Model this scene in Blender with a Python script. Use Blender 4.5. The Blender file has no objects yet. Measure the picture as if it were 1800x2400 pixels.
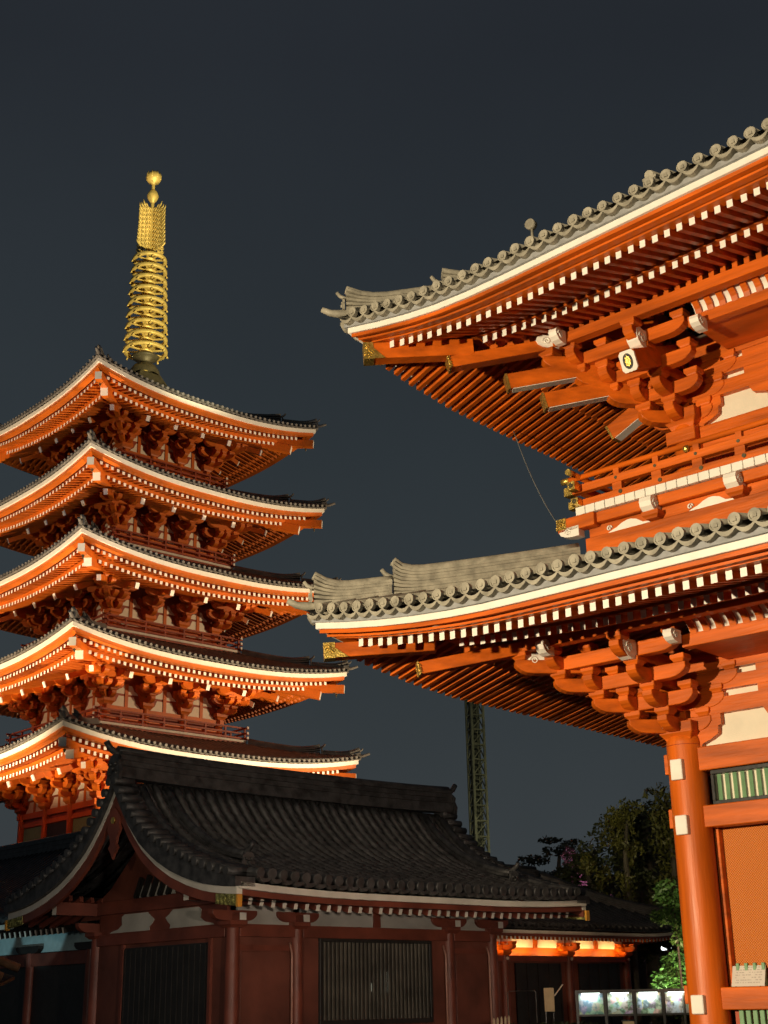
import bpy, bmesh, math, random
from mathutils import Vector, Matrix, noise as mnoise
random.seed(7)
PI = math.pi
R = math.radians
SC = bpy.context.scene
COL = SC.collection

# ------------------------------------------------------------------ camera
cam = bpy.data.cameras.new("camera")
cam.sensor_fit = 'VERTICAL'; cam.sensor_height = 24.0
cam.lens = 24.0 * 3184 / 2400
cam.clip_start = 0.1; cam.clip_end = 3000
camo = bpy.data.objects.new("camera", cam); COL.objects.link(camo)
_p, _r = R(19.9), R(-1.03)
_f = Vector((0, math.cos(_p), math.sin(_p))); _u0 = Vector((0, -math.sin(_p), math.cos(_p))); _r0 = Vector((1, 0, 0))
_rt = _r0 * math.cos(_r) + _u0 * math.sin(_r); _up = -_r0 * math.sin(_r) + _u0 * math.cos(_r)
m = Matrix((( _rt.x, _up.x, -_f.x, 0), (_rt.y, _up.y, -_f.y, 0), (_rt.z, _up.z, -_f.z, 1.6), (0, 0, 0, 1)))
camo.matrix_world = m
SC.camera = camo

# ------------------------------------------------------------------ world (night sky over a lit city)
W = bpy.data.worlds.new("World"); SC.world = W; W.use_nodes = True
nt = W.node_tree; nt.nodes.clear()
out = nt.nodes.new("ShaderNodeOutputWorld"); bg = nt.nodes.new("ShaderNodeBackground")
tc = nt.nodes.new("ShaderNodeTexCoord"); sep = nt.nodes.new("ShaderNodeSeparateXYZ"); ramp = nt.nodes.new("ShaderNodeValToRGB")
nt.links.new(tc.outputs['Generated'], sep.inputs[0]); nt.links.new(sep.outputs['Z'], ramp.inputs[0])
cr = ramp.color_ramp
cr.elements[0].position = 0.0; cr.elements[0].color = (0.047, 0.055, 0.060, 1)
cr.elements[1].position = 0.62; cr.elements[1].color = (0.0182, 0.0222, 0.0282, 1)
e = cr.elements.new(0.18); e.color = (0.0365, 0.0450, 0.0500, 1)
e = cr.elements.new(0.38); e.color = (0.0262, 0.0340, 0.0396, 1)
skn = nt.nodes.new("ShaderNodeTexNoise"); skn.inputs['Scale'].default_value = 2.2; skn.inputs['Detail'].default_value = 5
nt.links.new(tc.outputs['Generated'], skn.inputs['Vector'])
skr = nt.nodes.new("ShaderNodeMapRange"); skr.inputs['From Min'].default_value = .3; skr.inputs['From Max'].default_value = .7; skr.inputs['To Min'].default_value = .88; skr.inputs['To Max'].default_value = 1.10
nt.links.new(skn.outputs['Fac'], skr.inputs[0])
skm = nt.nodes.new("ShaderNodeVectorMath"); skm.operation = 'SCALE'
nt.links.new(ramp.outputs[0], skm.inputs[0]); nt.links.new(skr.outputs[0], skm.inputs['Scale'])
nt.links.new(skm.outputs[0], bg.inputs[0]); bg.inputs[1].default_value = 1.0
nt.links.new(bg.outputs[0], out.inputs[0])

SC.view_settings.view_transform = 'Standard'; SC.view_settings.look = 'None'
SC.view_settings.exposure = 0.0; SC.view_settings.gamma = 1.0
SC.cycles.use_denoising = True
SC.cycles.max_bounces = 6

# ------------------------------------------------------------------ frames of the buildings
GO = Vector((5.343, 24.422, 0)); GA = R(48.8 - 90)      # temple gate: front is local -y
PO = Vector((-14.584, 75.606, 0)); PA = R(42.62)        # pagoda centre
HO = Vector((-3.003, 26.832, 0))                        # small hall, front-left column
CO = Vector((4.854, 41.719, 0))                         # lit side building

def to_world(o, a, p):
    return o + Matrix.Rotation(a, 3, 'Z') @ Vector(p)

# ------------------------------------------------------------------ floodlights
def spot(name, loc, target, power, color, size=60, radius=0.3, blend=0.6):
    l = bpy.data.lights.new(name, 'SPOT'); l.energy = power; l.color = color
    l.spot_size = R(size); l.spot_blend = blend; l.shadow_soft_size = radius
    o = bpy.data.objects.new(name, l); COL.objects.link(o); o.location = loc
    d = Vector(target) - Vector(loc); o.rotation_euler = d.to_track_quat('-Z', 'Y').to_euler()
    return o
def point(name, loc, power, color, radius=0.1):
    l = bpy.data.lights.new(name, 'POINT'); l.energy = power; l.color = color; l.shadow_soft_size = radius
    o = bpy.data.objects.new(name, l); COL.objects.link(o); o.location = loc
    return o
WARM = (1.0, 0.80, 0.52)
gate_t = to_world(GO, GA, (2.0, -1.0, 9.0))
spot("flood_lamp", to_world(GO, GA, (-2.5, -34, 5.7)), to_world(GO, GA, (3.5, -1.0, 10.3)), 50000, WARM, 42, 0.38, .4)
spot("flood_lamp", to_world(GO, GA, (14.0, -34, 6.0)), to_world(GO, GA, (2.0, -1, 12)), 7000, WARM, 56, 0.4)
# pagoda: near ground floods before its two visible faces, farther ones on poles that reach in under the eaves
FL = (1.0, .72, .42)
spot("flood_lamp", to_world(PO, PA, (4.0, -25.0, 1.0)), to_world(PO, PA, (0, -4, 20)), 43000, FL, 52, 0.3)
spot("flood_lamp", to_world(PO, PA, (-22.0, -3.0, 1.0)), to_world(PO, PA, (-4, 0, 30)), 60000, FL, 56, 0.3)
spot("flood_lamp", to_world(PO, PA, (44.0, -50.0, 14.0)), to_world(PO, PA, (1, -3, 25)), 80000, FL, 24, 0.35, .25)
spot("flood_lamp", to_world(PO, PA, (-56.0, 22.0, 12.0)), to_world(PO, PA, (-3, 0, 26)), 26000, FL, 28, 0.35, .25)
spot("flood_lamp", to_world(PO, PA, (-26.0, -30.0, 4.0)), to_world(PO, PA, (-6, -6, 36)), 9000, (.86, .90, 1.0), 40, 0.3)
spot("flood_lamp", to_world(PO, PA, (-6.0, -50.0, 9.0)), to_world(PO, PA, (0, 0, 46)), 190000, (1.0, .88, .52), 15, 0.3, .4)
# street light on hall front and roof; fill spots added for gable, side building
spot("street_fill", (4.5, 9.0, 2.4), (-1.6, 29, 1.7), 3300, (1.0, .82, .66), 40, 0.3)
spot("street_fill", (3.5, 5.0, 7.5), (2.0, 31, 5.2), 160, (1.0, .93, .84), 30, 0.2)
spot("street_fill", (-9.0, 12.0, 2.6), (-3.5, 28.5, 3.2), 620, (1.0, .92, .80), 40, 0.3)  # unseen spot added to brighten the gable end
spot("street_fill", (7.2, 33.2, 2.6), to_world(CO, PA, (-.5, 0, 1.9)), 300, (1.0, .66, .40), 60, 0.3)  # unseen warm spot added to lift the side building's columns and walls

# ------------------------------------------------------------------ materials
MATS = {}
def mat(name, color, rough=0.6, metal=0.0, stretch=None, var=0.12, vscale=3.0, bump=0.0, bscale=20.0, spec=0.5, stain=None, emit=None):
    if name in MATS: return MATS[name]
    M = bpy.data.materials.new(name); M.use_nodes = True
    n = M.node_tree; b = n.nodes['Principled BSDF']; b.inputs['Roughness'].default_value = rough
    b.inputs['Metallic'].default_value = metal; b.inputs['Specular IOR Level'].default_value = spec
    tcn = n.nodes.new('ShaderNodeTexCoord')
    nz = n.nodes.new('ShaderNodeTexNoise'); nz.inputs['Scale'].default_value = vscale; nz.inputs['Detail'].default_value = 6
    src = tcn.outputs['Object']
    if stretch:                                               # grain drawn out along the timber
        mpn = n.nodes.new('ShaderNodeMapping'); mpn.inputs['Scale'].default_value = stretch; n.links.new(src, mpn.inputs[0]); src = mpn.outputs[0]
    n.links.new(src, nz.inputs['Vector'])
    r = n.nodes.new('ShaderNodeValToRGB')
    lo = [max(0, c * (1 - var * 1.6)) for c in color]; hi = [min(1, c * (1 + var)) for c in color]
    r.color_ramp.elements[0].position = 0.32; r.color_ramp.elements[0].color = (*(stain or lo), 1)
    r.color_ramp.elements[1].position = 0.68; r.color_ramp.elements[1].color = (*hi, 1)
    n.links.new(nz.outputs['Fac'], r.inputs[0]); n.links.new(r.outputs[0], b.inputs['Base Color'])
    rr = n.nodes.new('ShaderNodeMapRange'); rr.inputs['To Min'].default_value = max(.05, rough - .12); rr.inputs['To Max'].default_value = min(1, rough + .12)
    nz2 = n.nodes.new('ShaderNodeTexNoise'); nz2.inputs['Scale'].default_value = vscale * 4.3; nz2.inputs['Detail'].default_value = 4
    n.links.new(src, nz2.inputs['Vector'])
    n.links.new(nz2.outputs['Fac'], rr.inputs[0]); n.links.new(rr.outputs[0], b.inputs['Roughness'])
    if bump:
        bn = n.nodes.new('ShaderNodeTexNoise'); bn.inputs['Scale'].default_value = bscale; bn.inputs['Detail'].default_value = 5
        n.links.new(src, bn.inputs['Vector'])
        bp = n.nodes.new('ShaderNodeBump'); bp.inputs['Strength'].default_value = bump; bp.inputs['Distance'].default_value = 0.02
        n.links.new(bn.outputs['Fac'], bp.inputs['Height']); n.links.new(bp.outputs[0], b.inputs['Normal'])
    if emit:
        b.inputs['Emission Color'].default_value = (*emit[:3], 1); b.inputs['Emission Strength'].default_value = emit[3]
    MATS[name] = M
    return M
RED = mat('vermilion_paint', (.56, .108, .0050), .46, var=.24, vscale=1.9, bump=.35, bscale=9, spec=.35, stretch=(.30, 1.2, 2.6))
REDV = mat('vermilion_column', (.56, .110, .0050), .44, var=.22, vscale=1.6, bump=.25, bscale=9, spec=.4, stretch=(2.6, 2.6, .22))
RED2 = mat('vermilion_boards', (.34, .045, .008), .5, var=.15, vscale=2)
WHITE = mat('white_paint', (.80, .77, .70), .55, var=.04, vscale=4, bump=.08)
PLASTER = mat('cream_plaster', (.74, .68, .55), .8, var=.05, vscale=2.2, bump=.15, bscale=40)
TILE = mat('grey_roof_tile', (.31, .29, .23), .6, var=.22, vscale=5, bump=.35, bscale=30)
SEAT = mat('grey_mortar', (.28, .29, .30), .8, var=.12, vscale=8)
TILED = mat('dark_roof_tile', (.046, .045, .045), .5, var=.40, vscale=5.5, bump=.35, bscale=18)
TILEG = mat('shaded_tile_gutter', (.022, .022, .022), .7, var=.3)  # hall roof sheet: shade of the gaps between rolls put into the colour
TILEP = mat('pagoda_roof_tile', (.13, .125, .12), .55, var=.2, vscale=2)
GOLD = mat('gilt_metal', (.80, .55, .13), .30, metal=.85, var=.25, vscale=9, bump=.5, bscale=35)
GOLDP = mat('gilded_bronze', (.80, .58, .16), .5, metal=.25, var=.12, vscale=3, bump=.2)
BRONZE = mat('dark_bronze', (.10, .085, .045), .55, metal=.4, var=.2)
BLACK = mat('black_lacquer', (.012, .012, .013), .35, var=.1)
GREEN = mat('green_paint', (.17, .33, .17), .5, var=.08, vscale=6)
HRED = mat('dull_red_paint', (.17, .042, .024), .5, var=.22, vscale=1.6, bump=.15)
HWALL = mat('red_brown_boards', (.15, .043, .026), .6, var=.25, vscale=1.2, bump=.1)
HWHITE = mat('aged_white_paint', (.62, .58, .50), .6, var=.1, vscale=2)
HDARK = mat('dark_stained_wood', (.020, .018, .016), .5, var=.2)
DIM = mat('weathered_plaster', (.42, .40, .35), .8, var=.14, vscale=1.5)
STONE = mat('stone_paving', (.08, .078, .075), .7, var=.15, vscale=1.0, bump=.2)

# ------------------------------------------------------------------ mesh builder
class MB:
    def __init__(s): s.v = []; s.f = []; s.m = []; s.sm = []
    def add(s, vs, fs, mi=0, smooth=False):
        b = len(s.v); s.v += [tuple(v) for v in vs]
        for f in fs:
            s.f.append([b + i for i in f]); s.m.append(mi); s.sm.append(smooth)
    def hexa(s, p, mi=0, end=None):
        # p: 4 bottom corners then 4 top corners
        s.add(p, [(3, 2, 1, 0), (4, 5, 6, 7), (0, 1, 5, 4), (1, 2, 6, 5), (2, 3, 7, 6), (3, 0, 4, 7)], mi)
        if end is not None: s.m[-4] = end
    def box(s, x0, x1, y0, y1, z0, z1, mi=0):
        s.hexa([(x0, y0, z0), (x1, y0, z0), (x1, y1, z0), (x0, y1, z0), (x0, y0, z1), (x1, y0, z1), (x1, y1, z1), (x0, y1, z1)], mi)
    def obox(s, c, a, b, d, mi=0):
        c, a, b, d = map(Vector, (c, a, b, d))
        s.hexa([c - a - b - d, c + a - b - d, c + a + b - d, c - a + b - d, c - a - b + d, c + a - b + d, c + a + b + d, c - a + b + d], mi)
    def beam(s, p, q, w, h, mi=0, end=None, up=Vector((0, 0, 1))):
        # a straight bar from p to q (its end at p may carry another material)
        p, q = Vector(p), Vector(q); d = (q - p).normalized(); sd = d.cross(up).normalized() * (w / 2); u = sd.cross(d).normalized() * (h / 2)
        s.add([p - sd - u, p + sd - u, p + sd + u, p - sd + u, q - sd - u, q + sd - u, q + sd + u, q - sd + u],
              [(0, 1, 2, 3), (7, 6, 5, 4), (0, 4, 5, 1), (1, 5, 6, 2), (2, 6, 7, 3), (3, 7, 4, 0)], mi)
        if end is not None: s.m[-6] = end
    def prism(s, poly, ext, mi=0):
        n = len(poly); e = Vector(ext); P = [Vector(p) for p in poly]
        s.add(P + [p + e for p in P], [tuple(range(n))[::-1], tuple(range(n, 2 * n))] + [(i, (i + 1) % n, n + (i + 1) % n, n + i) for i in range(n)], mi)
    def tube(s, pts, r, n=8, mi=0, caps=True, capm=None, up=None):
        pts = [Vector(p) for p in pts]; rs = r if isinstance(r, (list, tuple)) else [r] * len(pts)
        vs = []; ref = up
        for i, p in enumerate(pts):
            d = (pts[min(i + 1, len(pts) - 1)] - pts[max(i - 1, 0)]).normalized()
            if ref is None: ref = Vector((0, 0, 1)) if abs(d.z) < .9 else Vector((1, 0, 0))
            a = d.cross(ref).normalized(); b = a.cross(d).normalized()
            for k in range(n):
                t = 2 * PI * k / n; vs.append(p + a * math.cos(t) * rs[i] + b * math.sin(t) * rs[i])
        fs = []
        for i in range(len(pts) - 1):
            for k in range(n):
                fs.append((i * n + k, i * n + (k + 1) % n, (i + 1) * n + (k + 1) % n, (i + 1) * n + k))
        s.add(vs, fs, mi, True)
        if caps:
            b = len(s.v) - len(vs); L = (len(pts) - 1) * n
            s.f.append([b + k for k in range(n)]); s.m.append(mi if capm is None else capm); s.sm.append(False)
            s.f.append([b + L + k for k in range(n)][::-1]); s.m.append(mi); s.sm.append(False)
    def lathe(s, c, prof, n=16, mi=0, axis=None):
        # prof: (radius, height) pairs about a vertical axis at c
        c = Vector(c); vs = []
        for r, z in prof:
            for k in range(n):
                t = 2 * PI * k / n; vs.append(c + Vector((r * math.cos(t), r * math.sin(t), z)))
        fs = []
        for i in range(len(prof) - 1):
            for k in range(n): fs.append((i * n + k, i * n + (k + 1) % n, (i + 1) * n + (k + 1) % n, (i + 1) * n + k))
        s.add(vs, fs, mi, True)
    def sheet(s, rows, mi=0, smooth=True):
        n = len(rows[0]); vs = [p for r in rows for p in r]
        s.add(vs, [(i * n + k, i * n + k + 1, (i + 1) * n + k + 1, (i + 1) * n + k) for i in range(len(rows) - 1) for k in range(n - 1)], mi, smooth)
    def sweep(s, paths, mi=0):
        # closed section: list of poly-lines (one for each corner of the section)
        k = len(paths); n = len(paths[0]); vs = [p for pa in paths for p in pa]; fs = []
        for i in range(k):
            j = (i + 1) % k
            for t in range(n - 1): fs.append((i * n + t, i * n + t + 1, j * n + t + 1, j * n + t))
        fs.append(tuple(i * n for i in range(k))); fs.append(tuple(i * n + n - 1 for i in range(k))[::-1])
        s.add(vs, fs, mi)
    def build(s, name, mats, parent=None, bevel=0, recalc=True):
        me = bpy.data.meshes.new(name); me.from_pydata(s.v, [], s.f)
        for M in (mats if isinstance(mats, (list, tuple)) else [mats]): me.materials.append(M)
        me.polygons.foreach_set('material_index', s.m); me.polygons.foreach_set('use_smooth', s.sm)
        if recalc:
            bm = bmesh.new(); bm.from_mesh(me); bmesh.ops.recalc_face_normals(bm, faces=bm.faces); bm.to_mesh(me); bm.free()
        me.update()
        o = bpy.data.objects.new(name, me); COL.objects.link(o)
        if parent: o.parent = parent
        if bevel:
            b = o.modifiers.new('bevel', 'BEVEL'); b.width = bevel; b.segments = 1; b.limit_method = 'ANGLE'; b.angle_limit = R(50)
        return o

def tag(o, label=None, cat=None, group=None, kind=None):
    if label: o['label'] = label
    if cat: o['category'] = cat
    if group: o['group'] = group
    if kind: o['kind'] = kind
    return o
def thing(name, loc, ang, label, cat, group=None):
    o = bpy.data.objects.new(name, None); COL.objects.link(o); o.empty_display_size = .5
    o.location = loc; o.rotation_euler = (0, 0, ang); return tag(o, label, cat, group)
def copy_part(o, parent, rotz=0.0):
    c = o.copy(); COL.objects.link(c); c.parent = parent
    if rotz: c.rotation_euler = (0, 0, rotz)
    return c

# ------------------------------------------------------------------ the eave of a Japanese roof
SIDE = [((1, 0), (0, -1)), ((0, -1), (-1, 0)), ((-1, 0), (0, 1)), ((0, 1), (1, 0))]
class Eave:
    """One roof: half extents hx, hy of the white board line about (cx, cy); z = bottom of the white board."""
    def __init__(s, cx, cy, hx, hy, S): s.cx, s.cy, s.hx, s.hy, s.S = cx, cy, hx, hy, S
    def dims(s, k): return (s.hx, s.hy) if k % 2 == 0 else (s.hy, s.hx)      # half length, half depth
    def lift(s, k, a, d):
        S = s.S; ht, hn = s.dims(k); dist = (ht + d) - abs(a)
        l = S['rise'] * max(0, 1 - max(0, dist) / S['run']) ** S['p'] * max(0, 1 + min(0, d) / S['dec'])
        if S.get('ramp') and k == 0: l += S['ramp'](a + s.cx) * max(0, 1 + min(0, d) / 8)
        return l
    def P(s, k, a, d, z):
        t, n = SIDE[k]; ht, hn = s.dims(k)
        return Vector((s.cx + t[0] * a + n[0] * (hn + d), s.cy + t[1] * a + n[1] * (hn + d), s.S['z'] + z + s.lift(k, a, d)))
    def strip(s, mb, k, d0, d1, z0, z1, mi=0, N=40):
        ht, hn = s.dims(k); paths = []
        for d, z in ((d0, z0), (d0, z1), (d1, z1), (d1, z0)):
            paths.append([s.P(k, (-1 + 2 * i / N) * (ht + d), d, z) for i in range(N + 1)])
        mb.sweep(paths, mi)
    def soffit(s, mb, k, d0, z0, d1, z1, mi=0, N=40, M=4):
        ht, hn = s.dims(k); rows = []
        for j in range(M + 1):
            d = d0 + (d1 - d0) * j / M; z = z0 + (z1 - z0) * j / M
            rows.append([s.P(k, (-1 + 2 * i / N) * (ht + d), d, z) for i in range(N + 1)])
        mb.sheet(rows, mi)
    def stations(s, k, sp, d):
        ht, hn = s.dims(k); n = int(2 * (ht + d - .02) / sp); off = -(n * sp) / 2
        return [off + i * sp for i in range(n + 1)]
    def rafter(s, mb, k, a, d0, d1, ztop, slope, w, h, hipw=.14):
        ht, hn = s.dims(k); d1 = max(d1, abs(a) - ht + hipw)
        a += random.uniform(-.007, .007); d0 += random.uniform(-.014, .010); ztop += random.uniform(-.007, .0)
        if d0 - d1 < .08: return False
        t = Vector((*SIDE[k][0], 0)) * (w / 2)
        A = s.P(k, a, d0, ztop); B = s.P(k, a, d1, ztop + (d0 - d1) * slope)
        H = Vector((0, 0, h))
        mb.add([A - t - H, A + t - H, A + t, A - t, B - t - H, B + t - H, B + t, B - t],
               [(0, 1, 2, 3), (7, 6, 5, 4), (0, 4, 5, 1), (1, 5, 6, 2), (2, 6, 7, 3), (3, 7, 4, 0)], 0)
        n = Vector((*SIDE[k][1], 0)) * .004
        mb.add([A - t - H + n, A + t - H + n, A + t + n, A - t + n], [(0, 1, 2, 3)], 1)
        return True
    def surf(s, k, a, d):                                    # point on the tiled surface
        S = s.S; q = S['dt'] - d
        return s.P(k, a, d, S['zt'] + S['prof'](q))
    def cover(s, mb, k, qmax, mi=0, N=30, M=8):
        ht, hn = s.dims(k); rows = []
        for j in range(M + 1):
            d = s.S['dt'] - qmax * j / M
            rows.append([s.surf(k, (-1 + 2 * i / N) * (ht + d), d) for i in range(N + 1)])
        mb.sheet(rows, mi)
    def rolls(s, mb, k, qmax, mi=0, nseg=6, M=5, ring=False, pend=True):
        S = s.S; ht, hn = s.dims(k); r = S['cr']; sp = S['csp']; dt = S['dt']
        st = s.stations(k, sp, dt); T = Vector((*SIDE[k][0], 0)); NN = Vector((*SIDE[k][1], 0))
        for a in st:
            d1 = max(dt - qmax, abs(a) - ht + .05)
            if dt - d1 < .1: continue
            a += random.uniform(-.008, .008); r = S['cr'] * random.uniform(.95, 1.04)
            pts = [s.surf(k, a, dt - (dt - d1) * j / M) + Vector((0, 0, r * .35)) for j in range(M + 1)]
            pts[0] = s.surf(k, a, dt) + Vector((0, 0, r * .35 + random.uniform(-.008, .008))) + NN * random.uniform(.012, .035)
            mb.tube(pts, r, nseg, mi)
            if ring:                                         # moulded rim and boss of an end tile
                c = pts[0] + NN * .012; n = 14
                o1 = [c + T * math.cos(2 * PI * i / n) * r * 1.04 + Vector((0, 0, math.sin(2 * PI * i / n) * r * 1.04)) for i in range(n)]
                o2 = [c + (p - c) * .78 for p in o1]; o3 = [p - NN * .022 for p in o2]
                bk = [p - NN * .08 for p in o1]
                mb.add(o1 + o2 + o3 + bk, [(i, (i + 1) % n, n + (i + 1) % n, n + i) for i in range(n)] + [(n + i, n + (i + 1) % n, 2 * n + (i + 1) % n, 2 * n + i) for i in range(n)]
                       + [tuple(2 * n + i for i in range(n))] + [(i, 3 * n + i, 3 * n + (i + 1) % n, (i + 1) % n) for i in range(n)], mi)
                mb.obox(c - NN * .012, T * r * .34, NN * .014, Vector((0, 0, r * .34)), mi)
        if pend:
            h = S['ph']
            for a0, a1 in zip(st[:-1], st[1:]):
                n = 6; top = []; bot = []
                for i in range(n + 1):
                    f = i / n; a = a0 + (a1 - a0) * f
                    b = s.P(k, a, dt, S['zt'] + S['prof'](0)); sag = 4 * f * (1 - f)
                    top.append(b + Vector((0, 0, -h * .30 - sag * h * .40))); bot.append(b + Vector((0, 0, -h * .55 - sag * h * .62)))
                for i in range(n):
                    mb.add([bot[i] + NN * .03, bot[i + 1] + NN * .03, top[i + 1] + NN * .03, top[i] + NN * .03,
                            bot[i] - NN * .12, bot[i + 1] - NN * .12, top[i + 1] - NN * .12, top[i] - NN * .12],
                           [(0, 1, 2, 3), (0, 4, 5, 1), (3, 2, 6, 7)], mi)
    def hip(s, E):                                            # point on the hip line, E inward from the corner (along d); corner of sides 0 and 1
        return s.surf(0, -(s.hx - E), -E)
    def corner(s, sgx, sgy, E, z):
        # a point on the diagonal of one corner, E in from the corner of the white boards
        S = s.S; l = S['rise'] * max(0, 1 - E / S['dec'])
        return Vector((s.cx + sgx * (s.hx - E), s.cy + sgy * (s.hy - E), S['z'] + z + l))
CORN = [(-1, -1), (1, -1), (1, 1), (-1, 1)]

def ridge(mb, pts, w, layers, lh, mi=0, cap=True, flick=0.0, cr=.09, step=.95):
    """stacked-tile ridge along pts: thin layers that step in and out, a round cover tile on top"""
    pts = [Vector(p) for p in pts]; n = len(pts)
    def off(i, sd): 
        d = (pts[min(i + 1, n - 1)] - pts[max(i - 1, 0)]); d.z = 0; d.normalize(); return Vector((-d.y, d.x, 0)) * sd
    def lf(i): return flick * max(0, 1 - i / 3.0) ** 2
    for L in range(layers):
        ww = w / 2 * (1.0 if L % 2 == 0 else step) * (1.06 if L == layers - 1 else 1)
        z0, z1 = L * lh - (.12 if L == 0 else 0), L * lh + lh * .94
        paths = []
        for sd, z in ((-ww, z0), (-ww, z1), (ww, z1), (ww, z0)):
            paths.append([pts[i] + off(i, sd) + Vector((0, 0, z + lf(i) * (L + 1) / layers)) for i in range(n)])
        mb.sweep(paths, mi)
    if cap: mb.tube([pts[i] + Vector((0, 0, layers * lh + cr * .3 + lf(i))) for i in range(n)], cr, 8, mi)

def ornament(mb, p, dirv, sc=1.0, mi=0):
    """demon-face end tile: a shouldered plate with a boss and a horn-like cover tile rising over it"""
    d = Vector((dirv[0], dirv[1], 0)).normalized(); s_ = Vector((-d.y, d.x, 0)); p = Vector(p); Z = Vector((0, 0, 1))
    pr = [(-.30, -.12), (.30, -.12), (.34, .10), (.24, .30), (.27, .42), (.12, .56), (-.12, .56), (-.27, .42), (-.24, .30), (-.34, .10)]
    mb.prism([p + s_ * x * sc + Z * z * sc for x, z in pr], d * .10 * sc, mi)
    for x, z, r in ((-.12, .30, .07), (.12, .30, .07), (0, .17, .09), (-.18, .05, .06), (.18, .05, .06)):
        mb.tube([p + s_ * x * sc + Z * z * sc + d * .09 * sc, p + s_ * x * sc + Z * z * sc + d * (.10 + r) * sc], [r * sc, r * .5 * sc], 7, mi)
    mb.tube([p - d * .35 * sc + Z * .56 * sc, p + Z * .60 * sc, p + d * .22 * sc + Z * .72 * sc, p + d * .36 * sc + Z * .90 * sc], [.10 * sc, .10 * sc, .095 * sc, .085 * sc], 8, mi)

# ------------------------------------------------------------------ bracket pieces
def arm(mb, p, d, L, w, h, mi=0, both=False):
    """bracket arm: flat top, underside curving up to its tip(s); p = bottom centre of its root"""
    d = Vector((d[0], d[1], 0)).normalized(); s_ = Vector((-d.y, d.x, 0)); p = Vector(p); Z = Vector((0, 0, 1))
    c = min(L * .45, h * 1.35)
    tip = [(L - c, 0), (L - c * .62, h * .06), (L - c * .34, h * .20), (L - c * .12, h * .42), (L, h * .62), (L, h)]
    poly = ([(-x, z) for x, z in tip[::-1]] if both else [(0, h), (0, 0)]) + tip
    P = [p - s_ * w / 2 + d * x + Z * z for x, z in poly]
    mb.prism(P, s_ * w, mi)
def block(mb, c, w, h, mi=0):
    """bearing block: dished lower half, square upper half; c = bottom centre"""
    x, y, z = c; a = w / 2; lo = a * .68
    ring = lambda r, zz: [(x - r, y - r, zz), (x + r, y - r, zz), (x + r, y + r, zz), (x - r, y + r, zz)]
    vs = ring(lo, z) + ring(a * .80, z + h * .22) + ring(a, z + h * .45) + ring(a, z + h)
    fs = [(3, 2, 1, 0), (12, 13, 14, 15)]
    for L in range(3):
        for k in range(4): fs.append((L * 4 + k, L * 4 + (k + 1) % 4, L * 4 + 4 + (k + 1) % 4, L * 4 + 4 + k))
    mb.add(vs, fs, mi)
def scroll(mb, p, d, w, h, L, mi=0):
    """white cloud-scroll beam nose: a hooked tip in side view, rolled under"""
    d = Vector((d[0], d[1], 0)).normalized(); s_ = Vector((-d.y, d.x, 0)); p = Vector(p); Z = Vector((0, 0, 1))
    pr = [(0, 0), (L * .35, -.02 * h), (L * .70, .10 * h), (L * .92, .32 * h), (L, .62 * h), (L * .93, .90 * h), (L * .72, 1.04 * h), (L * .45, .98 * h), (L * .25, 1.0 * h), (0, h)]
    mb.prism([p - s_ * w / 2 + d * x + Z * z for x, z in pr], s_ * w, mi)
    # spiral on both cheeks
    for sg in (-1, 1):
        c = p + d * L * .55 + Z * h * .52 + s_ * sg * (w / 2 + .006)
        pts = [c + d * math.cos(t) * (h * .33 * (1 - t / 11)) + Z * math.sin(t) * (h * .33 * (1 - t / 11)) for t in [i * .5 for i in range(20)]]
        mb.tube(pts, .014, 5, mi)

# ================================================================== the two-storey temple gate
gate = thing('temple_gate', GO, GA, 'large two-storey vermilion temple gate with grey tiled roofs, floodlit, at the right', 'temple gate')
GW, GD = 21.0, 8.2
COLX = [0, 4.2, 8.4, 12.6, 16.8, 21.0]; COLY = [0, 4.1, 8.2]

def gramp(x):
    r = lambda t: .0476 * max(0.0, min(t, 8.0) + 2.3)
    return r(min(x, GW - x))
G1 = Eave(GW / 2, GD / 2, GW / 2 + 4.7, GD / 2 + 4.7, dict(z=7.62, rise=.42, run=4.2, p=1.9, dec=4.4, dt=.14, zt=.35, cr=.097, csp=.305, ph=.16,
          prof=lambda q: .24 * q + .012 * q * q))
G2 = Eave(GW / 2, GD / 2, GW / 2 + 4.25, GD / 2 + 4.25, dict(z=13.68, rise=.38, run=3.6, p=1.9, dec=4.0, dt=.14, zt=.35, cr=.097, csp=.305, ph=.16,
          ramp=gramp, prof=lambda q: .30 * q + .020 * q * q))

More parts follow.
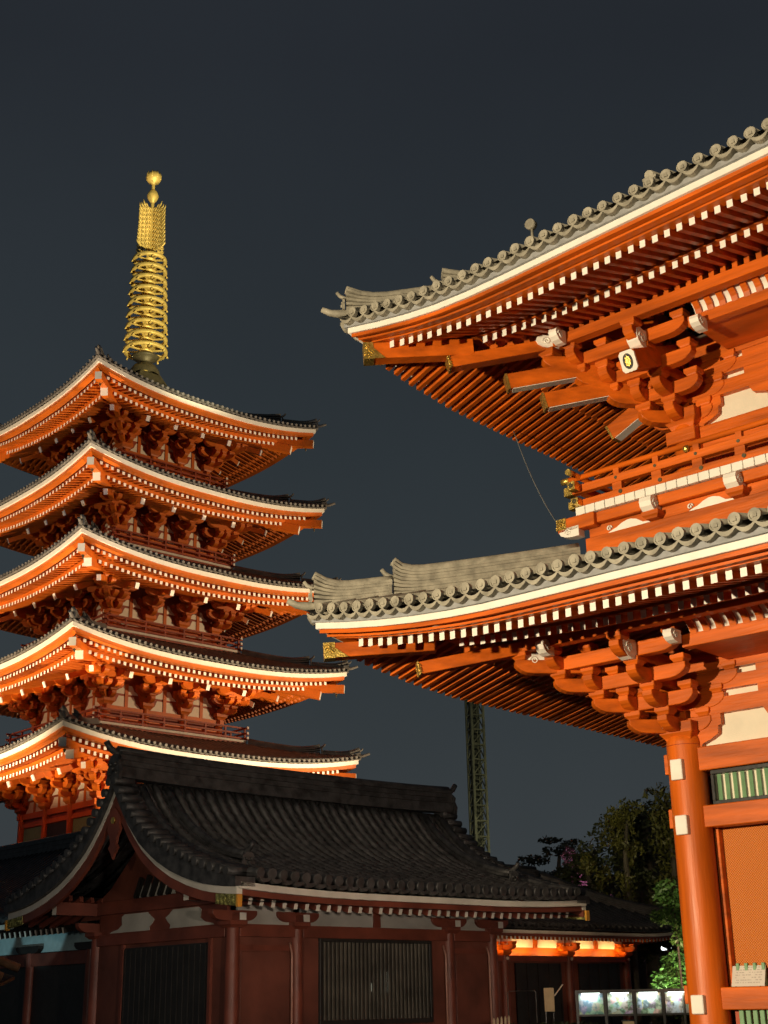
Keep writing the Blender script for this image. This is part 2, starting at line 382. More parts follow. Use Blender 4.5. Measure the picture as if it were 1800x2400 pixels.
def gate_roof(ev, name, q, hipE, nind, z2, r1, r2):
    top = MB()
    for k in range(4): ev.cover(top, k, q)
    roof = top.build(name, TILED, gate)
    tl = MB()
    for k in (0, 1): ev.rolls(tl, k, q, ring=True)
    for k in (2, 3): ev.rolls(tl, k, q, pend=False)
    tl.build('roof_tiles', TILE, roof)
    wb = MB(); se = MB(); fb = MB(); sf = MB(); kb = MB()
    for k in range(4):
        ev.strip(wb, k, 0, -.16, 0, .12)
        ev.strip(se, k, .05, -.16, .122, .225)
        if k == 0: ev.strip(fb, k, -.055, -.17, -.075, -.004); ev.strip(fb, k, -.15, -.30, -.135, -.092); ev.strip(fb, k, r1['d'] + .13, r1['d'] - .1, r1['z'] + .003, -.10)
        else: ev.strip(fb, k, -.10, -.24, -.045, -.004); ev.strip(fb, k, r1['d'] + .10, r1['d'] - .1, r1['z'] + .003, -.08)
        ev.soffit(sf, k, r1['d'] + .02, r1['z'] + .004, r2['d'], r1['z'] + (r1['d'] - r2['d']) * r1['s'] + .004)
        ev.soffit(sf, k, r2['d'] - .05, r2['z'] + .006, -4.5, r2['z'] + (r2['d'] + 4.5) * r2['s'] + .006)
        ev.strip(kb, k, r2['d'] + .05, r2['d'] - .12, r2['z'] + .003, r2['z'] + .11)
    wb.build('eave_board', WHITE, roof, bevel=.008); se.build('tile_seat', SEAT, roof)
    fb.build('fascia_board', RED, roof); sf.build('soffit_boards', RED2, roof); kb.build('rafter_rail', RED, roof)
    rest = MB()
    r1s = dict(r1); r1s['d'] = -.20; r1s['z'] = r1['z'] - (-.20 - r1['d']) * r1['s']     # on the flanks the rafters reach almost to the boards
    for k in range(4):
        for row in ((r1 if k in (0, 2) else r1s), r2):
            cnt = 0
            for a in ev.stations(k, .235, row['d']):
                hw = .2
                if k == 0 and cnt < nind:
                    mb = MB()
                    if ev.rafter(mb, k, a, row['d'], row['din'], row['z'], row['s'], .105, row['h'], hw):
                        mb.build('rafter', [RED, WHITE], roof); cnt += 1
                else: ev.rafter(rest, k, a, row['d'], row['din'], row['z'], row['s'], .105, row['h'], hw)
    tag(rest.build('rafters', [RED, WHITE], roof), kind='stuff')
    for sx, sy in CORN:
        dg = Vector((sx, sy, 0)).normalized()
        for (E0, zc, h, w, E1, z1, cap) in hipE:
            p = ev.corner(sx, sy, E0, 0); p.z = ev.S['z'] + zc; qn = ev.corner(sx, sy, E1, 0); qn.z = ev.S['z'] + z1
            mb = MB(); mb.beam(p, qn, w, h); mb.build('hip_rafter', RED, roof, bevel=.01)
            dd = (qn - p).normalized()
            g = MB(); g.beam(p - dd * .02, p + dd * (cap * .55), w + .02, h + .02)
            side = dd.cross(Vector((0, 0, 1))).normalized(); upv = side.cross(dd).normalized()
            for sg in (-1, 1):                                # pointed lower lip of the cap and its raised tracery
                b = p + side * sg * (w / 2 + .004)
                g.prism([b + dd * cap * .5 - upv * h * .51, b + dd * cap * 1.25 - upv * h * .51, b + dd * cap * .5 + upv * h * .2], side * sg * .008)
                for i in range(7):
                    cc = b + dd * cap * random.uniform(.06, .5) + upv * h * random.uniform(-.38, .38) + side * sg * .012
                    g.tube([cc + dd * math.cos(t) * .035 + upv * math.sin(t) * .035 for t in [j * .9 for j in range(7)]], .008, 4)
            g.build('gilt_cap', GOLD, roof)
    return roof

r1L = dict(d=-.40, din=-1.78, z=-.155, s=.25, h=.135); r2L = dict(d=-1.70, din=-4.6, z=-.035, s=.28, h=.14)
roofL = gate_roof(G1, 'lower_roof', 3.62, [(.12, -.02, .27, .27, 1.55, .12, .34), (1.32, -.34, .23, .25, 4.9, .66, .02)], 27, 0, r1L, r2L)
r1U = dict(d=-.46, din=-1.82, z=-.165, s=.34, h=.135); r2U = dict(d=-1.75, din=-4.2, z=.07, s=.30, h=.14)
roofU = gate_roof(G2, 'upper_roof', 8.3, [(.23, -.07, .34, .30, 1.75, .06, .32), (1.40, -.28, .24, .28, 4.4, .60, .04)], 23, 0, r1U, r2U)

# hip ridges with their end tiles
for ev, roof, E_up, Emax, lay, spec in ((G1, roofL, 1.02, 3.5, 7, (.28, .42)), (G2, roofU, 1.35, 8.0, 6, (.28, .40))):
    for sx, sy in CORN:
        dg = Vector((sx, sy, 0)).normalized()
        def hp(E):
            q = ev.S['dt'] + E; c = ev.corner(sx, sy, E, ev.S['zt'] + ev.S['prof'](q)); return c + Vector((0, 0, .04))
        a = MB(); ridge(a, [hp(-.02 + E_up * i / 7) for i in range(8)], .26, lay - 1, .055, flick=.24, cr=.085)
        ornament(a, hp(-.04) + Vector((0, 0, .10)), dg, .42)
        a.tube([hp(.3) + Vector((0, 0, -.03)), hp(-.12) + Vector((0, 0, .02)), hp(-.24) + Vector((0, 0, .06)), hp(-.36) + Vector((0, 0, .16))], [.09, .085, .07, .055], 8)
        a.build('hip_ridge', TILE, roof)
        b = MB(); ridge(b, [hp(E_up + (Emax - E_up) * (i / 12) ** 1.3) for i in range(13)], .28, lay + 1, .058, flick=.22, cr=.09)
        ornament(b, hp(E_up - .03) + Vector((0, 0, .12)), dg, .48)
        b.build('hip_ridge', TILE, roof)
# descending ridges on the upper roof, main ridge
for x in (-.55, 2.0, 19.0, 21.5):
    mb = MB()
    pts = []
    for i in range(9):
        y = -3.05 + i * 1.5 * (.5 if x in (-.55, 21.5) else .75); d = -(y - GD / 2 + G2.hy)
        pts.append(G2.surf(0, x - G2.cx, d) + Vector((0, 0, .02)))
    ridge(mb, pts, .26, 5 if abs(x + .55) < .1 else 11, .06, flick=.10)
    ornament(mb, pts[0] + Vector((0, 0, -.05)), (0, -1), .5)
    if x < 0 or x > 21:                                       # round end tile held up on a thin neck
        q_ = pts[0]; mb.tube([q_ + Vector((0, .0, .40)), q_ + Vector((.0, -.02, .84))], .028, 6); mb.tube([q_ + Vector((0, -.10, .90)), q_ + Vector((0, .02, .90))], .105, 14)
    mb.build('descending_ridge', TILE, roofU)
mb = MB(); ridge(mb, [(4.0 + i * 1.3, GD / 2, 17.9) for i in range(11)], .5, 9, .08, flick=.2, cr=.14); mb.build('main_ridge', TILE, roofU)

# ---- columns, beams, walls of the lower storey
def column(x, y, z0, z1, r, plates):
    mb = MB(); mb.lathe((x, y, 0), [(r * 1.02, z0), (r, z0 + 2), (r * .985, z1 - .12), (r * .93, z1 - .03), (r * .84, z1)], 28)
    c = mb.build('column', REDV, gate)
    if y == 0:
        sm = MB(); sm.lathe((x, y, 0), [(r * .985, 5.845), (r * .995, 5.847), (r * .995, 5.855), (r * .985, 5.857)], 28); sm.build('cap_seam', RED2, c)
    for z, h in plates:
        p = MB(); p.box(x - .115, x + .115, y - r - .075, y - r + .12, z - h / 2, z + h / 2); p.build('beam_end', WHITE, c, bevel=.012)
        p = MB(); p.box(x - r - .06, x - r + .12, y - .11, y + .11, z + .16 - h / 2, z + .16 + h / 2); p.build('beam_end', RED, c, bevel=.012)
    return c
for x in COLX:
    for y in COLY:
        column(x, y, 0.0, 6.02, .345, [(5.40, .36), (4.44, .33), (1.50, .30)] if y == 0 else [])
for z0, z1, dp in ((5.37, 5.785, .15), (4.39, 4.765, .14), (1.41, 1.765, .14), (.25, .55, .15)):
    for xa, xb in zip(COLX[:-1], COLX[1:]):
        if z1 < 5 and 4 < xa < 16: continue
        mb = MB(); mb.box(xa + .30, xb - .30, -dp, dp, z0, z1); mb.build('tie_beam', RED, gate, bevel=.014)
    for ya, yb in zip(COLY[:-1], COLY[1:]):
        for x in (0, GW):
            mb = MB(); mb.box(x - dp, x + dp, ya + .30, yb - .30, z0, z1); mb.build('tie_beam', RED, gate, bevel=.014)
# side and rear walls
mb = MB()
for x in (0, GW): mb.box(x - .05, x + .05, .2, GD - .2, .3, 7.6)
mb.box(.2, 4.0, GD - .05, GD + .05, .3, 7.6); mb.box(17, GW - .2, GD - .05, GD + .05, .3, 7.6)
mb.box(4.15, 4.25, .2, GD - .2, .3, 5.5); mb.box(16.75, 16.85, .2, GD - .2, .3, 5.5)
mb.box(.2, GW - .2, .3, GD - .2, 5.35, 5.42); mb.box(4.0, 17, GD - .05, GD + .05, 5.42, 7.6)
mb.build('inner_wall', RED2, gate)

# dished hole-board panel: a rectangle of fine round studs, like wire mesh over boards
MESHM = bpy.data.materials.new('wire_mesh_screen'); MESHM.use_nodes = True
n = MESHM.node_tree; b = n.nodes['Principled BSDF']; tcn = n.nodes.new('ShaderNodeTexCoord'); mp = n.nodes.new('ShaderNodeMapping')
mp.inputs['Scale'].default_value = (44, 44, 44); n.links.new(tcn.outputs['Object'], mp.inputs[0])
sp = n.nodes.new('ShaderNodeSeparateXYZ'); n.links.new(mp.outputs[0], sp.inputs[0])
def mnode(op, a, bb=None):
    q = n.nodes.new('ShaderNodeMath'); q.operation = op
    for i, v in enumerate((a, bb)):
        if v is None: continue
        if isinstance(v, (int, float)): q.inputs[i].default_value = v
        else: n.links.new(v, q.inputs[i])
    return q.outputs[0]
sxn = mnode('SINE', mnode('MULTIPLY', sp.outputs['X'], PI)); szn = mnode('SINE', mnode('MULTIPLY', sp.outputs['Z'], PI))
prod = mnode('MULTIPLY', sxn, szn); ab = mnode('ADD', mnode('MULTIPLY', prod, .5), .5)
rp = n.nodes.new('ShaderNodeValToRGB'); n.links.new(ab, rp.inputs[0])
rp.color_ramp.elements[0].position = .25; rp.color_ramp.elements[0].color = (.36, .075, .008, 1)
rp.color_ramp.elements[1].position = .7; rp.color_ramp.elements[1].color = (.66, .20, .016, 1)
n.links.new(rp.outputs[0], b.inputs['Base Color']); b.inputs['Roughness'].default_value = .45
bp = n.nodes.new('ShaderNodeBump'); bp.inputs['Strength'].default_value = .6; bp.inputs['Distance'].default_value = .015
n.links.new(ab, bp.inputs['Height']); n.links.new(bp.outputs[0], b.inputs['Normal'])

for bx in (0, 16.8):
    # lattice window between the two upper tie beams
    win = MB(); win.box(bx + .42, bx + 3.78, .06, .12, 4.77, 5.36); w = win.build('window', PLASTER, gate)
    fr = MB()
    for a in ((bx + .47, bx + 3.73, -.07, .058, 4.77, 4.835), (bx + .47, bx + 3.73, -.07, .058, 5.295, 5.365), (bx + .47, bx + .53, -.07, .058, 4.84, 5.29), (bx + 3.67, bx + 3.73, -.07, .058, 4.84, 5.29)): fr.box(*a)
    fr.build('window_frame', BLACK, w, bevel=.006)
    i = 0; x = bx + .60
    while x < bx + 3.62:
        lb = MB(); hw = .038
        lb.prism([(x - hw, -.005, 4.84), (x, -.035, 4.84), (x + hw, -.005, 4.84), (x, .03, 4.84)], (0, 0, .45)); lb.build('lattice_bar', GREEN, w); x += .150
    # screen under it
    pn = MB(); pn.box(bx + .20, bx + 4.0, .30, .34, 1.7, 4.42); scr = pn.build('mesh_screen', MESHM, gate)
    for a in ((bx + .33, bx + .40, .16, .30, 1.77, 4.385), (bx + 3.8, bx + 3.87, .16, .30, 1.77, 4.385)):
        fr = MB(); fr.box(*a); fr.build('screen_jamb', RED, scr, bevel=.008)
    # green vertical bars below the screen and the row of bar tips behind the notice
    wl = MB(); wl.box(bx + .40, bx + 3.8, .12, .16, .55, 1.405); lw = wl.build('lower_window', RED2, gate)
    x = bx + .58
    while x < bx + 3.7:
        lb = MB(); lb.box(x - .042, x + .042, -.02, .05, .555, 1.40); lb.build('lattice_bar', GREEN, lw, bevel=.008); x += .125
    x = bx + .60
    while x < bx + 3.7:
        lb = MB(); lb.box(x - .03, x + .03, -.03, .03, 1.77, 2.14); lb.build('fence_bar', GREEN, scr, bevel=.008); x += .155

# ---- wall between columns above the head beam: plaster, struts, strips
def head_wall(xa, xb, z0, y, kind):
    """plaster field with cusped ends between brackets, two beams with white strips above it"""
    zf, zb1, zs1, zs2 = (z0 + .55, z0 + .83, z0 + .96, z0 + 1.32)
    mb = MB(); mb.box(xa + .2, xb - .2, y + .06, y + .10, z0, z0 + 2.0); wall = mb.build('plaster_panel', PLASTER, gate)
    rd = MB()
    rd.box(xa + .2, xb - .2, y - .08, y + .08, zf, zb1); rd.box(xa + .2, xb - .2, y - .08, y + .08, zs1, zs1 + .24); rd.box(xa + .2, xb - .2, y - .09, y + .08, zs2, zs2 + .5)
    # the side and middle fillers that leave the strips and the field cusped
    mid = (xa + xb) / 2
    for c in (xa, xb, mid):
        hw = .55 if c == mid else .86
        for za, zb in ((zb1 + .002, zs1 - .002), (zs1 + .242, zs2 - .002)): rd.box(max(xa + .2, c - hw), min(xb - .2, c + hw), y - .075, y + .075, za, zb)
    h = zf - z0
    def cusp(c, sg):
        P = [(.25, 0.0), (.36, 0.0), (.38, .10 * h), (.56, .22 * h), (.70, .36 * h), (.72, .62 * h), (.78, .66 * h), (.78, h), (.25, h)]
        rd.prism([(c + sg * x, y - .07, z0 + z) for x, z in P], (0, .14, 0))
    cusp(xa, 1); cusp(xb, -1)
    rd.box(mid - .13, mid + .13, y - .075, y + .075, z0, zf)
    rd.prism([(mid - .5, y - .072, z0 + h), (mid - .42, y - .072, z0 + .75 * h), (mid - .13, y - .072, z0 + .6 * h), (mid + .13, y - .072, z0 + .6 * h), (mid + .42, y - .072, z0 + .75 * h), (mid + .5, y - .072, z0 + h)], (0, .144, 0))
    rd.build('wall_frame', RED, wall)

# ---- bracket clusters
def cluster(x, y, z0, ez, L, corner, sc, tails):
    """stepped bracket cluster on a column; ez = [(reach, z of arm underside)]"""
    mb = MB(); w, h, bh, bw = .20 * sc, .25 * sc, .15 * sc, .30 * sc
    block(mb, (x, y, z0), .66 * sc, .36 * sc)
    dirs = [(0, -1)]
    if corner: dirs += [(-1, 0), (-1, -1)]
    top = ez[-1][1] + h + bh
    mb.box(x - .12, x + .12, y - .12, y + .12, z0 + .3, top + .2)
    for lv, (e, z) in enumerate(ez):
        for d in dirs:
            ll = e * (1.4142 if d[0] and d[1] else 1) + .16 * sc
            arm(mb, (x, y, z), d, ll, w * (1.15 if d[0] and d[1] else 1), h)
            bx, by = x + d[0] * e, y + d[1] * e
            block(mb, (bx, by, z + h), bw * (1.1 if d[0] and d[1] else 1), bh)
            # cross arm standing on the block of this step, parallel to the wall
            if not (d[0] and d[1]) and lv < len(ez) - 1:
                t = Vector((abs(d[1]), abs(d[0]), 0)); z2 = z + h + bh
                l1 = .62 * sc + .14 * lv
                arm(mb, (bx, by, z2), t, l1, w, h)
                # at a corner the cross arm runs on past the diagonal
                l2 = (e + .42 * sc) if corner else l1
                arm(mb, (bx, by, z2), -t, l2, w, h)
                for q in ((l1 - .13), -(l2 - .13), -(l2 * .48) if corner else 0.0):
                    block(mb, (bx + t.x * q, by + t.y * q, z2 + h), bw * .92, bh)
        # arms in the wall plane
        l = .60 + .30 * lv
        for t in ((1, 0, 0), (-1, 0, 0) if not corner else (0, 1, 0)):
            if lv < 3:
                arm(mb, (x, y, z), t, l, w, h); block(mb, (x + t[0] * (l - .14), y + t[1] * (l - .14), z + h), bw * .92, bh)
    return mb.build('bracket_cluster', RED, gate, bevel=.010 if (corner and x < 5) else 0)

def storey_brackets(x0, x1, ys, z0, zb, ez, cols, sc, plane):
    """clusters along the front, the ribbed cove, purlins; returns nothing"""
    for x in cols:
        cluster(x, plane, z0, ez, 0, x == cols[0], sc, None)
    for y in ys:
        # left flank clusters
        if y == plane: continue
        mb = MB(); w, h, bh, bw = .20 * sc, .25 * sc, .15 * sc, .30 * sc
        block(mb, (x0, y, z0), .66 * sc, .36 * sc)
        for lv, (e, z) in enumerate(ez):
            arm(mb, (x0, y, z), (-1, 0), e + .16, w, h); block(mb, (x0 - e, y, z + h), bw, bh)
            if lv < 3:
                for t in ((0, 1), (0, -1)):
                    arm(mb, (x0 - e, y, z + h + bh), t, .62, w, h); block(mb, (x0 - e, y + t[1] * .5, z + 2 * h + bh), bw, bh)
        mb.build('bracket_cluster', RED, gate)
    eP = ez[-1][0]; zP = ez[-1][1] + .25 * sc + .15 * sc
    e2 = ez[-2][0]; z2 = ez[-2][1] + .40 * sc
    # outer purlin with its row of rafter chocks, front and left
    mb = MB(); mb.box(x0 - eP - .45, x1 + eP, plane - eP - .11, plane - eP + .11, zP, zP + .22)
    mb.box(x0 - eP - .11, x0 - eP + .11, plane - eP + .115, ys[-1] + eP, zP + .001, zP + .22)
    x = x0 - eP + .12
    while x < x1 + eP:
        mb.box(x - .055, x + .055, plane - eP - .10, plane - eP + .10, zP + .221, zP + .36); x += .235
    mb.build('eave_purlin', RED, gate, bevel=.008)
    # ribbed cove between the inner beam and the outer purlin
    mb = MB(); xa = x0 + 1.25
    mb.box(xa - .25, x1 - 1.1, plane - e2 - .10, plane - e2 + .10, z2 - .02, z2 + .20)
    mb.box(xa - .2, x1 - 1.1, plane - e2 + .11, plane - .1, z2 + .02, z2 + .06)
    mb.build('inner_purlin', RED, gate, bevel=.008)
    y0, y1 = plane - e2 - .05, plane - eP + .06; za, zb_ = z2 + .201, zP + .15
    sh = MB(); rb = MB(); N = 5
    def cv(f): return y0 + (y1 - y0) * f ** 1.5, za + (zb_ - za) * f ** .75
    rows = [[(xx, *cv(i / N)) for xx in (xa - .1, x1 - 1.2)] for i in range(N + 1)]
    sh.sheet(rows); sheet = sh.build('cove_plaster', WHITE, gate)
    x = xa
    while x < x1 - 1.2:
        for i in range(N):
            (ya, z_a), (yb, z_b) = cv(i / N), cv((i + 1) / N)
            rb.hexa([(x - .06, ya - .06, z_a - .03), (x + .06, ya - .06, z_a - .03), (x + .06, ya + .02, z_a), (x - .06, ya + .02, z_a),
                     (x - .06, yb - .06, z_b - .03), (x + .06, yb - .06, z_b - .03), (x + .06, yb + .02, z_b), (x - .06, yb + .02, z_b)])
        x += .245
    rb.build('cove_ribs', RED, sheet)

ezL = [(.60, 6.08), (1.04, 6.46), (1.52, 6.83), (2.02, 7.18)]
storey_brackets(0, GW, COLY, 5.90, 0, ezL, COLX, 1.0, 0.0)
for xa, xb in zip(COLX[:-1], COLX[1:]): head_wall(xa, xb, 5.79, 0.0, 0)
def noses(lst):
    for p, d, w, h, L in lst:
        mb = MB(); scroll(mb, p, d, w, h, L); mb.build('scroll_nose', WHITE, gate)
noses([((0, -1.62, 7.16), (0, -1), .22, .34, .42), ((1.02, -1.8, 7.24), (0, -1), .16, .22, .34), ((-1.72, -1.72, 7.30), (-1, -1), .20, .24, .44), ((-1.45, -1.98, 7.42), (0, -1), .18, .26, .34)])

# ---- upper storey
UX = .45; UCOLX = [UX, 4.2, 8.4, 12.6, 16.8, GW - UX]; UY = .45
for x in UCOLX:
    for y in (UY, 4.1, GD - UY):
        mb = MB(); mb.lathe((x, y, 0), [(.30, 10.3), (.29, 12.05), (.25, 12.12)], 24); mb.build('column', RED, gate)
mb = MB()
mb.box(UX, UX + .08, UY, GD - UY, 10.3, 14.0); mb.box(GW - UX - .08, GW - UX, UY, GD - UY, 10.3, 14.0); mb.box(UX, GW - UX, GD - UY - .08, GD - UY, 10.3, 14.0)
mb.build('inner_wall', RED2, gate)
for xa, xb in zip(UCOLX[:-1], UCOLX[1:]):
    head_wall(xa, xb, 11.98, UY, 1)
    mb = MB(); mb.box(xa + .05, xb - .05, UY - .14, UY + .12, 11.71, 11.975); mb.build('tie_beam', RED, gate, bevel=.014)
    mb = MB(); mb.box(xa + .2, xb - .2, UY - .02, UY + .06, 10.3, 11.705); mb.build('wall_panel', RED, gate)
    mb = MB(); mb.box(xa + .05, xb - .05, UY - .12, UY + .10, 11.05, 11.22); mb.build('tie_beam', RED, gate, bevel=.014)
mb = MB(); mb.box(UX - .33, UX + .3, UY - .33, UY + .3, 11.70, 11.97); mb.build('column_cap_plate', RED, gate, bevel=.012)
ezU = [(.55, 12.15), (.98, 12.55), (1.42, 12.95), (1.86, 13.30)]
storey_brackets(UX, GW - UX, [UY, 4.1, GD - UY], 12.0, 0, ezU, UCOLX, 1.05, UY)
# tail rafters: long sloping beams that stick out through the cluster, gilt end, white underside
def tail(tip, d, L, slope, w, h, label=None, flower=False):
    d = Vector(d).normalized(); tip = Vector(tip); q = tip + d * -L + Vector((0, 0, L * slope))
    mb = MB(); mb.beam(tip, q, w, h); t = mb.build('tail_rafter', RED, gate, bevel=.010)
    dd = (q - tip).normalized(); s_ = dd.cross(Vector((0, 0, 1))).normalized(); u = s_.cross(dd).normalized()
    g = MB()
    if flower:
        c = tip - dd * .022
        oc = [(-.5, -.36), (-.36, -.5), (.36, -.5), (.5, -.36), (.5, .36), (.36, .5), (-.36, .5), (-.5, .36)]
        g.prism([c + s_ * a * w * 1.05 + u * b_ * h * 1.02 for a, b_ in oc], dd * .05); g.build('end_plate', WHITE, t)
        b = MB(); c2 = c - dd * .006
        b.prism([c2 + s_ * math.cos(i * PI / 8) * w * .33 + u * math.sin(i * PI / 8) * h * .38 for i in range(16)], dd * .008); b.build('end_disc', BLACK, t)
        f = MB(); c3 = c2 - dd * .008
        f.prism([c3 + s_ * math.cos(i * PI / 8) * w * .19 * (1 + .12 * math.cos(i * PI)) + u * math.sin(i * PI / 8) * h * .25 * (1 + .12 * math.cos(i * PI)) for i in range(16)], dd * .012); f.build('gilt_flower', GOLD, t)
    else:
        g.beam(tip - dd * .015, tip + dd * .03, w + .012, h + .012); g.build('gilt_cap', GOLD, t)
        un = MB(); un.obox(tip + dd * L * .36 - u * (h / 2 + .004), dd * L * .33, s_ * w * .44, u * .006); un.build('underside_board', WHITE, t)
tail((-2.05, -2.05, 13.0), (-1, -1, 0), 2.6, .20, .24, .32)
tail((-1.55, -1.55, 12.60), (-1, -1, 0), 2.2, .22, .24, .32)
for x in UCOLX: tail((x, -1.62, 12.80), (0, -1, 0), 1.7, .42, .31, .40, flower=True)
for y in (4.1,): tail((-1.5, y, 12.85), (-1, 0, 0), 1.9, .42, .26, .34)
tail((-1.25, UY, 12.45), (-1, 0, 0), 1.7, .45, .26, .34)
noses([((UX, -1.0, 13.18), (0, -1), .24, .40, .44), ((1.74, -1.05, 13.16), (0, -1), .18, .24, .36), ((-1.25, -1.35, 13.72), (-1, -1), .22, .26, .46), ((-1.02, -1.55, 13.66), (0, -1), .18, .28, .34)])

# ---- balcony between the storeys
BE = 1.18
bal = MB(); bal.box(-BE + .05, GW + BE - .05, -BE + .05, GD + BE - .05, 10.26, 10.32); balcony = bal.build('balcony', RED, gate)
sk = MB()
def ringbox(mb, e, t, z0, z1):
    mb.box(-e, GW + e, -e, -e + t, z0, z1); mb.box(-e, -e + t, -e + t + .002, GD + e - t - .002, z0, z1); mb.box(-e, GW + e, GD + e - t, GD + e, z0, z1); mb.box(GW + e - t, GW + e, -e + t + .002, GD + e - t - .002, z0, z1)
ringbox(sk, BE - .08, .2, 8.75, 9.79); ringbox(sk, BE - .14, .14, 9.791, 10.02); ringbox(sk, BE - .02, .22, 10.03, 10.235)
sk.build('skirt_beams', RED, balcony, bevel=.012)
# row of white board ends
x = -BE - .02
while x < 6.2:
    mb = MB(); mb.box(x + .006, x + .212, -BE - .045, -BE + .1, 10.245, 10.405); mb.build('board_end', WHITE, balcony, bevel=.007); x += .218
mb = MB()
while x < GW + BE: mb.box(x + .006, x + .212, -BE - .045, -BE + .1, 10.245, 10.405); x += .218
y = -BE + .12
while y < GD + BE: mb.box(-BE - .045, -BE + .1, y + .006, y + .212, 10.245, 10.405); y += .218
tag(mb.build('board_ends', WHITE, balcony), kind='stuff')
# cream frog-leg panels with curled ends, scroll noses between them
xs = [-.98 + i * 1.69 for i in range(14)]
for i, xx in enumerate(xs):
    a, b = xx + .35, xx + 1.35
    if i == 0: a = xx + .34
    mb = MB(); y = -BE + .135
    pr = [(a, 9.792), (b, 9.792), (b - .10, 9.83), (b - .24, 9.845), (b - .36, 9.93), (b - .48, 9.965), (a + .44, 9.965), (a + .32, 9.93), (a + .22, 9.875), (a + .08, 9.83)]
    mb.prism([(px, y - .012, pz) for px, pz in pr], (0, .012, 0))
    for cx_, sg in ((a + .06, 1), (b - .10, -1)):
        pts = [(cx_ + sg * math.cos(t) * .06 * (1 - t / 9), y - .02, 9.885 + math.sin(t) * .06 * (1 - t / 9)) for t in [j * .55 for j in range(14)]]
        mb.tube(pts, .016, 5)
    mb.build('frieze_panel', WHITE, balcony)
    c = MB(); xc = xx + 1.36 + .02
    scroll(c, (xc, -BE + .16, 9.90), (0, -1), .24, .30, .38); c.build('scroll_nose', WHITE, balcony)
    c = MB(); block(c, (xc + .02, -BE + .06, 9.79), .34, .14); c.build('bearing_block', RED, balcony)
# corner bracket nose with gilt tip
mb = MB(); mb.beam((-BE - .42, -BE + .02, 10.10), (-BE + .4, -BE + .02, 10.10), .2, .26); mb.build('corner_nose', RED, balcony, bevel=.01)
mb = MB(); mb.beam((-BE - .44, -BE + .02, 10.13), (-BE - .22, -BE + .02, 10.13), .22, .22)
for i in range(10):
    cc = Vector((-BE - .44 + random.uniform(.02, .2), -BE - .095, 10.13 + random.uniform(-.09, .09))); mb.tube([cc + Vector((math.cos(t) * .03, 0, math.sin(t) * .03)) for t in [j * .9 for j in range(7)]], .008, 4)
mb.build('gilt_cap', GOLD, balcony)
mb = MB(); scroll(mb, (-BE + .05, -BE + .02, 9.84), (-1, 0), .2, .2, .44); mb.build('scroll_nose', WHITE, balcony)
# railing
rl = MB(); e = BE - .06
for z0, z1, hw, ext in ((10.415, 10.55, .07, .22), (10.70, 10.86, .075, .30)):
    rl.box(-e - ext, GW + e, -e - hw, -e + hw, z0, z1); rl.box(-e - hw, -e + hw, -e - ext, -e - hw - .002, z0 + .004, z1 - .004); rl.box(-e - hw, -e + hw, -e + hw + .002, GD + e, z0 + .002, z1 - .002)
rl.tube([(-e - .36, -e, 11.03), (GW + e, -e, 11.03)], .055, 12); rl.tube([(-e, -e - .36, 11.035), (-e, GD + e, 11.035)], .055, 12)
rail = rl.build('railing', RED, balcony, bevel=.008)
x = -.28; i = 0
while x < GW:
    mb = MB(); mb.box(x - .10, x + .10, -e - .055, -e + .055, 10.551, 10.699); mb.build('rail_post', RED, rail)
    mb = MB(); mb.box(x - .06, x + .06, -e - .05, -e + .05, 10.861, 10.985); mb.build('rail_strut', RED, rail)
    if x < 4: 
        mb = MB(); mb.tube([(x, -e - .078, 10.79), (x, -e - .088, 10.79)], .032, 10); mb.build('rivet', BRONZE, rail)
        mb = MB(); mb.tube([(x + .08, -e - .078, 10.49), (x + .08, -e - .092, 10.49)], .04, 10); mb.build('rivet', BRONZE, rail)
    x += .84
mb = MB(); mb.lathe((1.22, -e - .06, 10.90), [(.0, .10), (.05, .09), (.075, .04), (.06, 0), (.03, -.03)], 10); mb.build('gilt_fitting', GOLD, rail)
for p_, q_ in (((-e - .40, -e, 11.03), (-e - .22, -e, 11.03)), ((-e, -e - .40, 11.035), (-e, -e - .20, 11.035))):
    mb = MB(); mb.tube([p_, q_], .062, 12); mb.build('gilt_cap', GOLD, rail)
for z0, z1, hw, ext in ((10.41, 10.555, .076, .22), (10.695, 10.865, .081, .30)):
    mb = MB(); mb.box(-e - ext - .02, -e - ext + .16, -e - hw, -e + hw, z0, z1); mb.build('gilt_cap', GOLD, rail)
    mb = MB(); mb.box(-e - hw, -e + hw, -e - ext - .02, -e - ext + .14, z0 + .003, z1 - .003); mb.build('gilt_cap', GOLD, rail)
for z, ext in ((10.483, .22), (10.78, .30)):
    mb = MB(); c = Vector((-e, -e - ext - .024, z)); mb.tube([c, c - Vector((0, .006, 0))], .05, 12); mb.tube([c + Vector((math.cos(t) * .03, -.01, math.sin(t) * .03)) for t in [j * PI / 5 for j in range(11)]], .009, 5)
    mb.build('flower_boss', BRONZE, rail)

